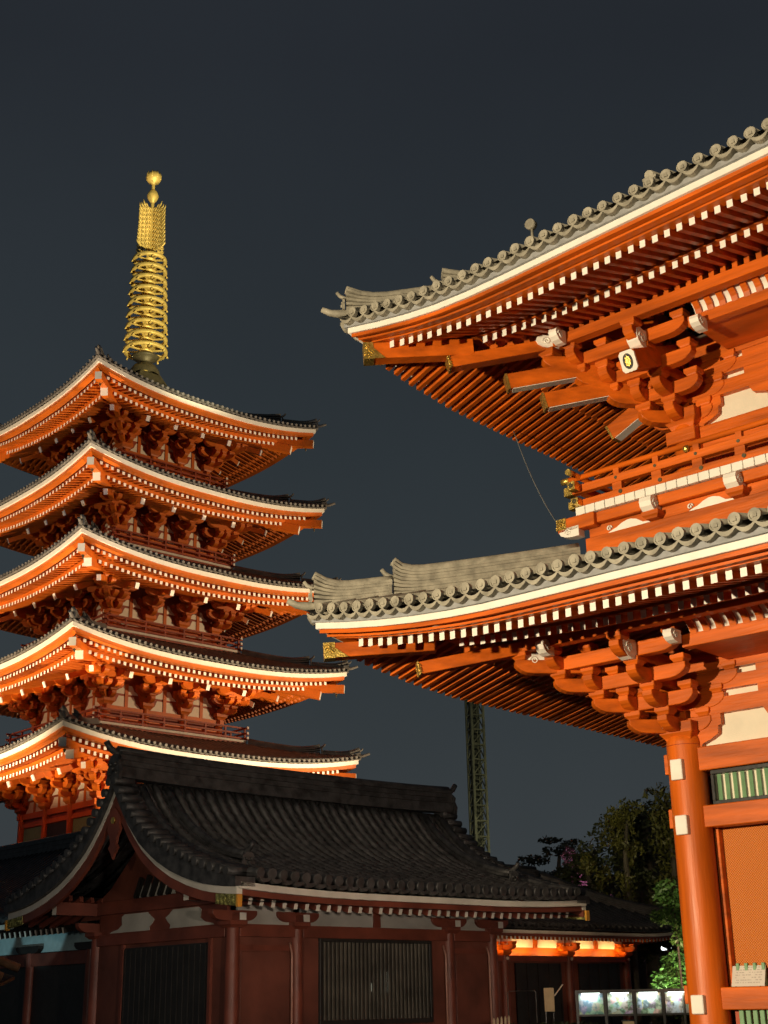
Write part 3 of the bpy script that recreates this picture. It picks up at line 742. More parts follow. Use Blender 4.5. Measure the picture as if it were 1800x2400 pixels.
# notice on the sill of the front screen
nb = thing('notice_board', to_world(GO, GA, (.80, -.10, 1.766)), GA, 'pale tilted notice board with small writing on the gate sill beside the column', 'notice board')
M_ = MB(); t = Vector((0, .105, .325)).normalized(); nrm = Vector((0, -t.z, t.y))
M_.obox(t * .175 , Vector((.30, 0, 0)), t * .172, nrm * .012); M_.build('panel', mat('notice_paper', (.62, .56, .50), .6, var=.05), nb, bevel=.004)
wr = MB()
for r_ in range(7):
    x = -.26 + random.uniform(0, .05)
    while x < .25:
        w_ = random.uniform(.012, .05)
        if random.random() < .8 and x + w_ < .27: wr.obox(t * (.315 - r_ * .042) + nrm * .0135 + Vector((x + w_ / 2, 0, 0)), Vector((w_ / 2, 0, 0)), t * .0075, nrm * .001)
        x += w_ + random.uniform(.008, .03)
wr.build('writing', mat('faded_ink', (.42, .36, .33), .8, var=.05), nb)
st = MB(); st.beam((-.22, .0, 0), (-.22, .14, .30), .03, .02); st.build('stay', BLACK, nb)
st = MB(); st.beam((.22, .0, 0), (.22, .14, .30), .03, .02); st.build('stay', BLACK, nb)
# thin conductor cable
ca = MB(); a_, b_ = Vector((2.30, 21.88, 10.94)), Vector((3.01, 21.79, 9.26)); a_ = a_ + (a_ - b_) * .55
A_ = Vector((2.87, 27.4, 13.35)); B_ = to_world(GO, GA, (-1.55, -1.16, 10.05))
ca.tube([A_ + (B_ - A_) * (i / 16) - Vector((0, 0, .25 * (1 - (i / 8 - 1) ** 2))) for i in range(17)], .011, 5)
tag(ca.build('cable', mat('grey_cable', (.16, .17, .17), .6)), 'thin grey cable slanting from the gate eave down to its balcony corner', 'cable')
# ================================================================== five-storey pagoda
pag = thing('five_storey_pagoda', PO, PA, 'tall five-storey vermilion pagoda with a gilded ringed spire, floodlit, at the left', 'pagoda')
PRED = mat('pagoda_vermilion', (.54, .118, .006), .5, var=.14, vscale=.8, bump=.1, bscale=6)
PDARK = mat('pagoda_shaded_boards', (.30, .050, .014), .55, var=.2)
# tier: white-board half extent, z of board underside, wall half width, balcony half width, floor z
TIERS = [dict(E=9.15, z=13.25, w=3.95, b=0, zf=6.5, zb=9.3),
         dict(E=8.72, z=18.20, w=3.62, b=4.72, zf=15.32, zb=15.9),
         dict(E=8.34, z=23.14, w=3.32, b=4.40, zf=20.44, zb=20.9),
         dict(E=7.84, z=28.06, w=3.05, b=4.03, zf=25.45, zb=25.9),
         dict(E=7.48, z=33.16, w=2.80, b=3.65, zf=30.25, zb=30.75)]
ind_budget = {0: 25, 1: 25}
for ti, T in enumerate(TIERS):
    last = ti == 4
    E, w = T['E'], T['w']
    nxt = TIERS[ti + 1] if not last else None
    q = (E - nxt['b'] + .3) if nxt else E - .9
    rise_to = (nxt['zf'] - .1 - T['z'] - .4) if nxt else 2.75
    s1 = rise_to / q
    c2 = .030 if not last else .014; c1 = s1 - c2 * q
    ev = Eave(0, 0, E, E, dict(z=T['z'], rise=.80, run=E * .93, p=2.3, dec=5.6, dt=.14, zt=.36, cr=.085, csp=.335, ph=.10, prof=lambda x, c1=c1, c2=c2: c1 * x + c2 * x * x))
    r1 = dict(d=-.62, din=-1.9, z=-.20, s=.20, h=.17); r2 = dict(d=-1.55, din=-(E - w) - .1, z=-.36, s=.24, h=.18)
    mb = MB(); ev.cover(mb, 0, q, N=24, M=6); roof = mb.build('roof', TILEP, pag)
    tl = MB(); ev.rolls(tl, 0, q, nseg=6, M=4); tiles = tl.build('roof_tiles', TILEP, roof)
    wb = MB(); ev.strip(wb, 0, 0, -.2, 0, .22, N=30); wbo = wb.build('eave_board', WHITE, roof)
    fb = MB(); ev.strip(fb, 0, -.10, -.5, -.19, -.004, N=30)
    ev.strip(fb, 0, r2['d'] + .05, r2['d'] - .2, r2['z'] + .004, r2['z'] + .16, N=30); fbo = fb.build('fascia_board', PRED, roof)
    sf = MB(); ev.soffit(sf, 0, r1['d'] + .05, r1['z'] + .005, r2['d'], r1['z'] + .005 + (r1['d'] - r2['d']) * r1['s'], N=24)
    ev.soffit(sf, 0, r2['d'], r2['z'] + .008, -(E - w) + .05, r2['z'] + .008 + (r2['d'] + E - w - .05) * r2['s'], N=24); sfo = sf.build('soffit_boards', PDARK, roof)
    rest = MB()
    for row in (r1, r2):
        sts = ev.stations(0, .34, row['d'])
        for a in sts: ev.rafter(rest, 0, a, row['d'], row['din'], row['z'], row['s'], .155, row['h'], .25)
    # front rafters nearest the near corner of the two lowest roofs, one by one
    done = 0
    front = MB()
    for row in (r1, r2):
        cnt = 0
        for a in ev.stations(0, .34, row['d']):
            if ti in ind_budget and cnt < ind_budget[ti]:
                one = MB()
                if ev.rafter(one, 0, a, row['d'], row['din'], row['z'], row['s'], .155, row['h'], .25): one.build('rafter', [PRED, WHITE], roof); cnt += 1
            else: ev.rafter(front, 0, a, row['d'], row['din'], row['z'], row['s'], .155, row['h'], .25)
    tag(front.build('rafters', [PRED, WHITE], roof), kind='stuff')
    ro = rest.build('rafters', [PRED, WHITE], roof); tag(ro, kind='stuff')
    ro.rotation_euler = (0, 0, PI / 2)
    for k in (2, 3): copy_part(ro, roof, k * PI / 2)
    for k in (1, 2, 3):
        for o in (tiles, wbo, fbo, sfo): copy_part(o, roof, k * PI / 2)
        c = copy_part(roof, pag, k * PI / 2); c.name = 'roof_slope'
    # hip rafters (two at each corner, white ends), hip ridge, bell
    def cn(x, z): return ev.corner(-1, -1, x, z)
    hr = []
    for (e0, z0, h, wd, e1, z1) in ((.10, -.38, .42, .36, 1.9, -.05), (1.05, -.70, .46, .40, E - w, .7)):
        p0 = cn(e0, 0); p0.z = T['z'] + z0 + .42; p1 = cn(e1, 0); p1.z = T['z'] + z1 + .25
        m2 = MB(); m2.beam(p0, p1, wd, h, 0, 1); hr.append(m2.build('hip_rafter', [PRED, WHITE], roof))
    def hp(x): return cn(x, ev.S['zt'] + ev.S['prof'](ev.S['dt'] + x))
    a = MB(); ridge(a, [hp(-.05 + 1.5 * i / 6) for i in range(7)], .30, 2, .075, flick=.26, cr=.10); ornament(a, hp(-.05), (-1, -1), .5)
    a.tube([hp(.2), hp(-.2) + Vector((0, 0, .05)), hp(-.45) + Vector((0, 0, .18))], [.10, .09, .07], 7)
    r_a = a.build('hip_ridge', TILEP, roof)
    a = MB(); ridge(a, [hp(1.5 + (q - 1.9) * i / 8) for i in range(9)], .34, 3, .075, flick=.24, cr=.11); ornament(a, hp(1.45) + Vector((0, 0, .05)), (-1, -1), .62); r_b = a.build('hip_ridge', TILEP, roof)
    bl = MB(); bp = cn(.42, -.55)
    bl.tube([bp + Vector((0, 0, .5)), bp], .02, 5); bl.lathe(bp, [(.02, .02), (.10, 0), (.13, -.10), (.14, -.26), (.19, -.34)], 10); bl.prism([bp + Vector((-.10, 0, -.42)), bp + Vector((0, 0, -.38)), bp + Vector((.10, 0, -.42)), bp + Vector((0, 0, -.60))], (0, .02, 0))
    b_o = bl.build('wind_bell', BRONZE, roof)
    for k in (1, 2, 3):
        for o in hr + [r_a, r_b, b_o]: copy_part(o, roof, k * PI / 2)
    # ---- body: wall, columns, bracket clusters
    zt = T['z'] - .2; zf = T['zf']
    zc = T['z'] - 1.52                                        # head of the columns
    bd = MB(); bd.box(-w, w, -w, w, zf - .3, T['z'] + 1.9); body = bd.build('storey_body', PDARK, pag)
    u = w / 3; cols = [-w, -u, u, w]
    cm = MB()
    for x in cols[:-1]: cm.lathe((x, -w, 0), [(.24, zf), (.23, zc)], 10)
    cm.box(-w - .3, w + .3, -w - .12, -w + .1, zc - .36, zc - .05); cm.box(-w - .1, w + .1, -w - .10, -w + .1, zc - .80, zc - .56)
    cm.box(-w - .1, w + .1, -w - .12, -w + .1, zf + .5, zf + .75)
    side = [cm.build('wall_frame', PRED, body)]
    # plaster bells between the clusters, a strut before the middle of each
    for i in range(3):
        mx = (cols[i] + cols[i + 1]) / 2; hw_ = u - .34
        for z0, hh, k_ in ((zc - .02, .56, 1.0), (zc + .66, .48, .84)):
            pm = MB(); half = [(hw_ * k_, 0), (hw_ * k_ - .06, hh * .2), (hw_ * k_ - .26, hh * .45), (hw_ * k_ - .32, hh * .75), (hw_ * k_ - .40, hh)]
            pts = half + [(-x_, z_) for x_, z_ in half[::-1]]
            pm.prism([(mx + px, -w - .012, z0 + pz) for px, pz in pts], (0, .03, 0))
            side.append(pm.build('plaster_panel', PLASTER, body))
        cm2 = MB(); cm2.box(mx - .10, mx + .10, -w - .05, -w, zc - .04, zc + 1.2); side.append(cm2.build('strut', PRED, body))
    # doors and panels
    dm = MB()
    if ti == 0:
        dm.box(-u + .25, u - .25, -w - .06, -w + .02, zf + .8, zc - .85); side.append(dm.build('door', HDARK, body)); dm = MB()
        for x in (-w + .35, u + .3): dm = MB(); dm.box(x, x + 2 * u - .65, -w - .05, -w + .02, zf + 1.2, zc - .85); side.append(dm.build('green_panel', GREEN, body))
    else:
        dm.box(-u + .25, u - .25, -w - .05, -w + .02, zf + .2, zc - .82); side.append(dm.build('door', HDARK, body))
        dm = MB()
        for x in (-w + .4, u + .35): dm = MB(); dm.box(x, x + 2 * u - .8, -w - .03, -w + .02, zf + .8, zc - .85); side.append(dm.build('wall_panel', PLASTER, body))
    # clusters
    def nose_end(a_, b_, w_, h_): q_ = MB(); q_.beam(a_, b_, w_, h_); side.append(q_.build('rafter_end', WHITE, body))
    def nose_scroll(*a_): q_ = MB(); scroll(q_, *a_); side.append(q_.build('bracket_nose', WHITE, body))
    steps = [(.55, zc + .28), (1.05, zc + .74), (1.58, zc + 1.20)]
    W_, H_, BH, BW = .26, .30, .17, .40
    for ci, x in enumerate(cols):
        corner = ci in (0,)
        if ci == 3: continue
        bm_ = MB()
        block(bm_, (x, -w, zc - .02), .70, .34)
        dirs = [(0, -1)] + ([(-1, -1)] if corner else [])
        for lv, (e, z) in enumerate(steps):
            for d in dirs:
                L = e * (1.414 if d[0] else 1) + .24
                arm(bm_, (x, -w, z), d, L, W_, H_); bx, by = x + d[0] * e, -w + d[1] * e
                block(bm_, (bx, by, z + H_), BW, BH)
                if not d[0]:
                    z2 = z + H_ + BH
                    if lv < 2:
                        l1 = .62 + .2 * lv; l2 = (e + l1) if corner else l1
                        arm(bm_, (bx, by, z2), (1, 0), l1, W_, H_); arm(bm_, (bx, by, z2), (-1, 0), l2, W_, H_)
                        for qx in (l1 - .18, -l2 + .18): block(bm_, (bx + qx, by, z2 + H_), BW * .9, BH)
            for t in ((1, 0), (-1, 0)) if not corner else ((1, 0),):
                l = .44 + .22 * lv
                if lv < 2: arm(bm_, (x, -w, z), t, l, W_, H_); block(bm_, (x + t[0] * (l - .16), -w, z + H_), BW * .9, BH)
        # mirrored half cluster on the far corner
        # tail rafters with white ends
        for d, k_ in [((0, -1), 1.0)] + ([((-1, -1), 1.0)] if corner else []):
            f = 1.0
            tip = Vector((x + d[0] * 2.35 * f, -w + d[1] * 2.35 * f, zc + 1.02 + .1)); root = Vector((x + d[0] * .4, -w + d[1] * .4, zc + 1.95))
            bm_.beam(tip, root, .21, .30)
            nose_end(tip - (root - tip).normalized() * .02, tip + (root - tip).normalized() * .04, .22, .32)
            if d[0]:
                tip2 = tip + Vector((-.5, -.5, .55)); bm_.beam(tip2, root + Vector((0, 0, .5)), .21, .30); nose_end(tip2 - (root - tip).normalized() * .02, tip2 + (root - tip).normalized() * .04, .22, .32)
        nose_scroll((x, -w - 1.62, zc + 1.62), (0, -1), .20, .22, .34)
        side.append(bm_.build('bracket_cluster', PRED, body))
    for ci in (3,):
        bm_ = MB()                                           # right-hand end of this face: arms of its corner column that belong to this side
        x = w
        for lv, (e, z) in enumerate(steps[:2]):
            z2 = z + H_ + BH; arm(bm_, (x, -w - e, z2), (-1, 0), .82, W_, H_); arm(bm_, (x, -w - e, z2), (1, 0), e + .7, W_, H_); arm(bm_, (x, -w, z), (0, -1), e + .24, W_, H_); block(bm_, (x, -w - e, z + H_), BW, BH)
            for qx in (-.64, .1 + e): block(bm_, (x + qx, -w - e, z2 + H_), BW * .9, BH)
        tip = Vector((x, -w - 2.35, zc + 1.12)); root = Vector((x, -w - .4, zc + 1.95)); bm_.beam(tip, root, .21, .30); nose_end(tip - (root - tip).normalized() * .02, tip + (root - tip).normalized() * .04, .22, .32)
    side.append(bm_.build('bracket_cluster', PRED, body)); bm_ = MB()
    # purlins
    bm_.box(-w - 1.75, w + 1.75, -w - 1.72, -w - 1.45, zc + 1.68, zc + 1.92); bm_.box(-w - 1.05, w + 1.05, -w - 1.2, -w - .95, zc + 1.52, zc + 1.74)
    # small ribbed ceiling pieces
    xr = -w - .8
    while xr < w + .8: bm_.beam((xr, -w - 1.55, zc + 1.9), (xr, -w - 1.05, zc + 1.70), .10, .10); xr += .34
    side.append(bm_.build('eave_purlin', PRED, body))
    for k in (1, 2, 3):
        for o in side: copy_part(o, body, k * PI / 2)
    # ---- balcony
    if T['b']:
        b = T['b']
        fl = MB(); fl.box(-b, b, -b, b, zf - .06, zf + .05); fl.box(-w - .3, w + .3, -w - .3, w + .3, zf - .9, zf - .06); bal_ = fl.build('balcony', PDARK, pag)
        ed = MB(); ed.box(-b - .05, b + .05, -b - .05, -b + .06, zf + .052, zf + .17); e1_ = ed.build('floor_edge', HWHITE, bal_)
        rl = MB(); xx = -b + .05
        for zz, hh in ((.22, .10), (.50, .09), (.80, .09)): rl.box(-b - .22, b + .22, -b + .0, -b + .09, zf + zz, zf + zz + hh)
        while xx < b: rl.box(xx - .05, xx + .05, -b + .002, -b + .088, zf + .17, zf + .86); xx += (2 * b - .1) / 7
        e2_ = rl.build('railing', PDARK, bal_)
        e3_ = []
        for zz in (.24, .51, .81): kn = MB(); kn.box(-b - .26, -b - .2, -b - .01, -b + .10, zf + zz - .02, zf + zz + .1); e3_.append(kn.build('rail_end', WHITE, bal_))
        e4_ = []
        for xa in (-b * .86, b * .42): pl_ = MB(); pl_.box(xa, xa + b * .40, -w - .33, -w - .305, zf - .55, zf - .22); e4_.append(pl_.build('skirt_panel', PLASTER, bal_))
        for k in (1, 2, 3):
            for o in [e1_, e2_] + e3_ + e4_: copy_part(o, bal_, k * PI / 2)
# base below the first storey
mb = MB(); mb.box(-7.5, 7.5, -7.5, 7.5, 0, 6.4); mb.box(-6, 6, -6, 6, 6.4, 6.6); mb.build('stone_base', STONE, pag)
mb = MB()
for e_ in (7.2,):
    for zz in (6.7, 7.15, 7.55):
        for k in range(4):
            t, n_ = SIDE[k]; mb.obox((n_[0] * e_, n_[1] * e_, zz), (t[0] * e_, t[1] * e_, 0), (n_[0] * .05, n_[1] * .05, 0), (0, 0, .05))
mb.build('railing', PDARK, pag)

# ---- the spire
sp_ = MB(); sp_.lathe((0, 0, 0), [(.17, 37.9), (.17, 46), (.14, 46.1), (.11, 52.0)], 12); spire = sp_.build('spire', GOLDP, pag)
mb = MB(); mb.box(-1.32, 1.32, -1.32, 1.32, 35.9, 37.0); mb.box(-1.42, 1.42, -1.42, 1.42, 37.0, 37.14); mb.hexa([(-1.15, -1.15, 37.14), (1.15, -1.15, 37.14), (1.15, 1.15, 37.14), (-1.15, 1.15, 37.14), (-.72, -.72, 38.1), (.72, -.72, 38.1), (.72, .72, 38.1), (-.72, .72, 38.1)]); mb.build('dew_basin', BRONZE, spire)
mb = MB(); mb.lathe((0, 0, 0), [(.95, 38.1), (.92, 38.4), (.70, 38.75), (.35, 38.95), (.3, 39.1), (.75, 39.3), (.85, 39.42), (.2, 39.45)], 24); mb.build('inverted_bowl', BRONZE, spire)
for i in range(9):
    z = 39.75 + i * .80; rr = 1.34 - i * .034
    mb = MB(); n = 32
    mb.lathe((0, 0, z), [(rr - .20, -.03), (rr, -.05), (rr + .02, .0), (rr + .02, .13), (rr - .02, .17), (rr - .20, .15), (rr - .20, -.03)], n)
    mb.lathe((0, 0, z), [(.20, -.06), (.42, .0), (.42, .12), (.20, .2)], 14)
    for k in range(8):
        t = k * PI / 4; mb.beam((math.cos(t) * .4, math.sin(t) * .4, z + .06), (math.cos(t) * (rr - .15), math.sin(t) * (rr - .15), z + .06), .12, .07)
        mb.tube([(math.cos(t + .4) * (rr + .0), math.sin(t + .4) * (rr + .0), z - .02), (math.cos(t + .4) * (rr + .03), math.sin(t + .4) * (rr + .03), z - .2)], [.03, .07], 6)
    mb.build('ring', GOLDP, spire)
# water-flame plates: openwork fins of curling stems
def flame(ang):
    mb = MB(); c, s_ = math.cos(ang), math.sin(ang)
    def Pt(r, z): return Vector((c * r, s_ * r, z))
    random.seed(int(ang * 100) + 3)
    z0, z1, rw = 46.95, 50.15, 1.22
    def rm(z): f = (z - z0) / (z1 - z0); return rw * (1 - .16 * f) * (1.0 if f < .85 else max(.35, 1 - (f - .85) * 3.2))
    for zi in range(10):
        for ri in range(3):
            z = z0 + .1 + zi * .31 + (ri % 2) * .12; r = .24 + ri * .33
            if r + .1 > rm(z): continue
            pts = [Pt(min(rm(z), r + .03 + .17 * math.cos(t) ), z + .17 * math.sin(t)) for t in [j * .75 for j in range(8)]]
            mb.tube(pts, .05, 5)
            mb.tube([Pt(r, z - .1), Pt(r + .2, z + .18), Pt(r + .26, z + .38)], [.06, .05, .02], 5)
    for zi in range(11):
        z = z0 + zi * .28; r = rm(z); mb.tube([Pt(r - .25, z), Pt(r - .02, z + .12), Pt(r + .02, z + .30)], [.06, .055, .02], 5)
    mb.tube([Pt(.2, z0), Pt(rw - .1, z0 + .02)], .05, 5)
    return mb.build('flame_plate', GOLDP, spire)
for k in range(4): flame(PI / 4 * 0 + k * PI / 2 + .25)
mb = MB(); mb.lathe((0, 0, 50.95), [(.02, -.62), (.12, -.5), (.30, -.25), (.38, .0), (.30, .28), (.14, .46), (.09, .55)], 18); mb.build('dragon_ball', GOLDP, spire)
mb = MB(); mb.lathe((0, 0, 52.35), [(.09, -.62), (.14, -.42), (.38, -.30), (.50, -.06), (.46, .18), (.30, .36), (.10, .50), (.0, .60)], 18)
for k in range(8):
    t = k * PI / 4; mb.tube([(.42 * math.cos(t), .42 * math.sin(t), 52.2), (.47 * math.cos(t), .47 * math.sin(t), 52.45), (.40 * math.cos(t), .40 * math.sin(t), 52.75)], [.06, .05, .02], 5)
mb.build('jewel', GOLDP, spire)
# ================================================================== small gabled hall in front of the pagoda
hall = thing('gabled_hall', HO, PA, 'dark red gabled hall with black tiled roof and white barge boards, before the pagoda', 'hall')
HL, HD, HC = 7.07, 4.85, 2.42
HCX = [0, 1.54, 5.73, 7.07]
def hz(d, z0=3.57):                                            # barge / roof line height over distance d from the ridge line
    tab = [(0, 5.80), (.33, 5.33), (.66, 4.95), (1.1, 4.55), (1.61, 4.23), (2.1, 4.00), (2.63, 3.82), (3.1, 3.70), (3.5, 3.63), (4.03, 3.575), (4.25, 3.565)]
    d = min(abs(d), 4.25)
    for (a, za), (b, zb) in zip(tab[:-1], tab[1:]):
        if d <= b:
            f = (d - a) / (b - a); return za + (zb - za) * f
    return tab[-1][1]
XA, XB = -1.20, 8.27
def hr(d): return hz(d) + .17 * math.sin(PI * min(1, abs(d) / 4.25))   # the tiled surface is flatter than the barge boards
def upl(x, d):                                                # the eave rises a little towards both ends
    e_ = min(x - XA, XB - x); return .10 * max(0, 1 - e_ / 3.0) ** 2 * (abs(d) / 4.2) ** 2
# roof sheet with rolls
top = MB(); N = 26
for sg in (-1, 1):
    rows = []
    for j in range(N + 1):
        d = 4.30 * j / N
        rows.append([(XA + .06 + (XB - XA - .12) * i / 16, HC + sg * d, hr(d) + .16 + upl(XA + (XB - XA) * i / 16, d)) for i in range(17)])
    top.sheet(rows)
roofh = top.build('roof', TILEG, hall)
tl = MB(); sp = .262
for sg in (-1, 1):
    x = XA + .34
    while x < XB - .25:
        pts = []; rr = []
        for j in range(22):                                   # each roll is a chain of lapped tiles
            for f in (0, .93):
                d = .06 + 4.29 * (j + f) / 22; pts.append((x + random.uniform(-.006, .006), HC + sg * d, hr(d) + .19 + upl(x, d) + random.uniform(-.008, .008))); rr.append(.070 if f == 0 else .093)
        pts.append((x, HC + sg * 4.40, hz(4.25) + .185 + upl(x, 4.25))); rr.append(.096)
        tl.tube(pts, rr, 8)
        x += sp
    # eave pendants
    x = XA + .34
    while x < XB - .5:
        n = 5
        for i in range(n):
            f0, f1 = i / n, (i + 1) / n; z = hz(4.25) + .15
            s0, s1 = 4 * f0 * (1 - f0), 4 * f1 * (1 - f1); y0, y1 = HC + sg * 4.36, HC + sg * 4.22
            x0, x1 = x + sp * f0, x + sp * f1; u0, u1 = upl(x0, 4.2), upl(x1, 4.2)
            tl.hexa([(x0, y0, z - .05 - s0 * .07 + u0), (x1, y0, z - .05 - s1 * .07 + u1), (x1, y1, z - .05 - s1 * .07 + u1), (x0, y1, z - .05 - s0 * .07 + u0),
                     (x0, y0, z + .02 - s0 * .07 + u0), (x1, y0, z + .02 - s1 * .07 + u1), (x1, y1, z + .02 - s1 * .07 + u1), (x0, y1, z + .02 - s0 * .07 + u0)])
        x += sp
tl.build('roof_tiles', TILED, roofh)
# verge: short rolls across both gable ends, heavy lip
for xe, sgx in ((XA, -1), (XB, 1)):
    vg = MB()
    for sg in (-1, 1):
        d = .10
        while d < 4.2:
            slope = (hr(d) - hr(d + .05)) / .05
            z = hr(d) + .26
            vg.tube([(xe + sgx * .16, HC + sg * d, z), (xe - sgx * .32, HC + sg * d, z + .02)], .085, 9)
            d += .25 / math.sqrt(1 + slope * slope) * 1.02
        ds_ = [4.24 * i / 20 for i in range(21)]; pa = []
        for xx, f_ in ((xe + sgx * .10, 0), (xe + sgx * .10, 1), (xe - sgx * .34, 1), (xe - sgx * .34, 0)): pa.append([(xx, HC + sg * d_, hr(d_) + .19 if f_ else hz(d_) + .03) for d_ in ds_])
        vg.sweep(pa)
        pts = [(xe - sgx * .46, HC + sg * (.2 + 4.0 * i / 12), hr(.2 + 4.0 * i / 12) + .26) for i in range(13)]
        vg.tube(pts, .10, 8)
    vg.build('verge_tiles', TILED, roofh)
    # descending ridge beside the verge, with a demon tile at its foot
    for sg in (-1, 1):
        dr = MB(); pts = [(xe - sgx * 1.05, HC + sg * (3.0 - 2.75 * i / 9), hr(3.0 - 2.75 * i / 9) + .22) for i in range(10)]
        ridge(dr, pts, .24, 2, .06, flick=.08, cr=.08); ornament(dr, (pts[0][0], pts[0][1] + sg * .04, pts[0][2] - .02), (0, sg), .50)
        dr.build('descending_ridge', TILED, roofh)
mr = MB(); ridge(mr, [(XA - .02 + (XB - XA + .04) * i / 14, HC, 6.07 + .07 * (abs(i - 7) / 7) ** 3) for i in range(15)], .34, 7, .058, cr=.095, step=.84)
mr.build('main_ridge', TILED, roofh)
for xe, sgx in ((XA, -1), (XB, 1)):
    om = MB(); ornament(om, (xe + sgx * .03, HC, 6.06), (sgx, 0), .74); om.build('ridge_end_tile', TILED, roofh)
# white eave boards, red fascia, rafters
for sg in (-1, 1):
    wb = MB(); fb = MB(); yo = HC + sg * 4.24; yi = HC + sg * 4.10; n = 14
    def st(mb, ya, yb, za, zb):
        pa = []
        for y, z in ((ya, za), (ya, zb), (yb, zb), (yb, za)): pa.append([(XA + .02 + (XB - XA - .04) * i / n, y, z + upl(XA + (XB - XA) * i / n, 4.2)) for i in range(n + 1)])
        mb.sweep(pa)
    st(wb, yo, yi, 3.455, 3.575); st(fb, HC + sg * 4.17, HC + sg * 4.0, 3.35, 3.452)
    wb.build('eave_board', HWHITE, roofh, bevel=.006); fb.build('fascia_board', HRED, roofh)
    sf = MB(); sf.sheet([[(XA + .1, HC + sg * 4.1, 3.352), (XB - .1, HC + sg * 4.1, 3.352)], [(XA + .1, HC + sg * 2.3, 3.84), (XB - .1, HC + sg * 2.3, 3.84)]]); sf.build('soffit_boards', HDARK, roofh)
    x = XA + .42
    while x < XB - .3:
        mb = MB(); z = 3.285 + upl(x, 4.2)
        mb.beam((x, HC + sg * 3.99, z), (x, HC + sg * 2.3, z + .46), .085, .115, 0, 1); mb.build('rafter', [HRED, HWHITE], roofh); x += .262
# barge boards with white edge, gilt feet, pendant
for xe, sgx in ((XA, -1), (XB, 1)):
    for sg in (-1, 1):
        bb = MB(); we = MB(); n = 16
        ds = [.0 + 4.18 * i / n for i in range(n + 1)]
        def th(d): return .26 + .12 * (1 - d / 4.2)
        def strip(mb, o0, o1, xa, xb):
            pa = []
            for xx, oo in ((xa, o0), (xa, o1), (xb, o1), (xb, o0)): pa.append([(xx, HC + sg * d, hz(d) - (th(d) * .95 if oo == 'b' else oo)) for d in ds])
            mb.sweep(pa)
        strip(we, .105, -.02, xe + sgx * .02, xe - sgx * .10); we.build('barge_edge', HWHITE, roofh)
        strip(bb, 'b', .108, xe, xe - sgx * .08); bb.build('barge_board', HRED, roofh)
        g = MB(); y0, y1 = HC + sg * 3.55, HC + sg * 4.20
        g.hexa([(xe - .02, y0, 3.33), (xe + .02, y0, 3.33), (xe + .02, y1, 3.26), (xe - .02, y1, 3.26), (xe - .02, y0 , hz(3.6) - .11), (xe + .02, y0, hz(3.6) - .11), (xe + .02, y1, hz(4.2) - .11), (xe - .02, y1, hz(4.2) - .11)])
        for i in range(30):
            c = Vector((xe - .03, random.uniform(min(y0, y1) + .04, max(y0, y1) - .04), random.uniform(3.32, 3.44))); r_ = random.uniform(.02, .04)
            g.tube([c + Vector((0, math.cos(t) * r_, math.sin(t) * r_)) for t in [j * .8 for j in range(8)]], .009, 4)
        g.build('gilt_foot', mat('aged_gilding', (.42, .40, .13), .42, metal=.5, var=.5, vscale=14, bump=.6, bscale=40), roofh)
        g = MB(); g.box(xe - .05, xe + .05, min(y1, y1 + sg * .05), max(y1, y1 + sg * .05), 3.24, 3.452); g.build('gilt_end', mat('gilt_end_plate', (.75, .36, .05), .4, metal=.3), roofh)
    pd = MB(); P = [(0, 5.42), (.10, 5.36), (.26, 5.20), (.20, 5.08), (.24, 4.98), (.14, 4.84), (.10, 4.70), (.17, 4.62), (.06, 4.50), (0, 4.40)]
    pd.prism([(xe + sgx * .03, HC + a, z) for a, z in P] + [(xe + sgx * .03, HC - a, z) for a, z in P[::-1]], (-sgx * .06, 0, 0)); pd.build('gable_pendant', HRED, roofh)
    gb = MB(); gb.tube([(xe + sgx * .03, HC, 5.16), (xe + sgx * .06, HC, 5.16)], .07, 6); gb.build('gilt_boss', GOLD, roofh)
# purlin ends under the barge boards
for y in (0.0, HD, HC):
    zz = 3.60 if y != HC else 5.30
    pb = MB(); pb.beam((XA + .12, y, zz), (.2, y, zz), .17, .26, 0, 1); pb.build('purlin', [HRED, HWHITE], hall)
    pb = MB(); pb.beam((XB - .12, y, zz), (HL - .2, y, zz), .17, .26, 0, 1); pb.build('purlin', [HRED, HWHITE], hall)
# columns
for x in HCX:
    for y in (0, HD):
        c = MB(); c.lathe((x, y, 0), [(.145, 0), (.135, 2.6), (.125, 3.02)], 18); cc = c.build('column', HRED, hall)
        b = MB(); block(b, (x, y, 3.0), .40, .13); b.build('bearing_block', HRED, cc)
        b = MB(); arm(b, (x, y, 3.13), (1, 0), .52, .15, .19, both=True); b.build('bracket_arm', HRED, cc, bevel=.005)
        if y == 0:
            b = MB(); b.box(x - .075, x + .075, -.32, .14, 3.131, 3.26, 0); b.build('beam_nose', HRED, cc)
            b = MB(); b.box(x - .076, x + .076, -.324, -.316, 3.13, 3.262); b.build('nose_end', HWHITE, cc)
        if x in (1.54, 5.73, 7.07) and y == 0:
            p_ = MB(); p_.tube([(x - .20, -.12, .1), (x - .20, -.12, 2.55), (x - .20, -.05, 2.75)], .022, 8); p_.build('rain_pipe', mat('pale_red_pipe', (.40, .20, .15), .4), cc)
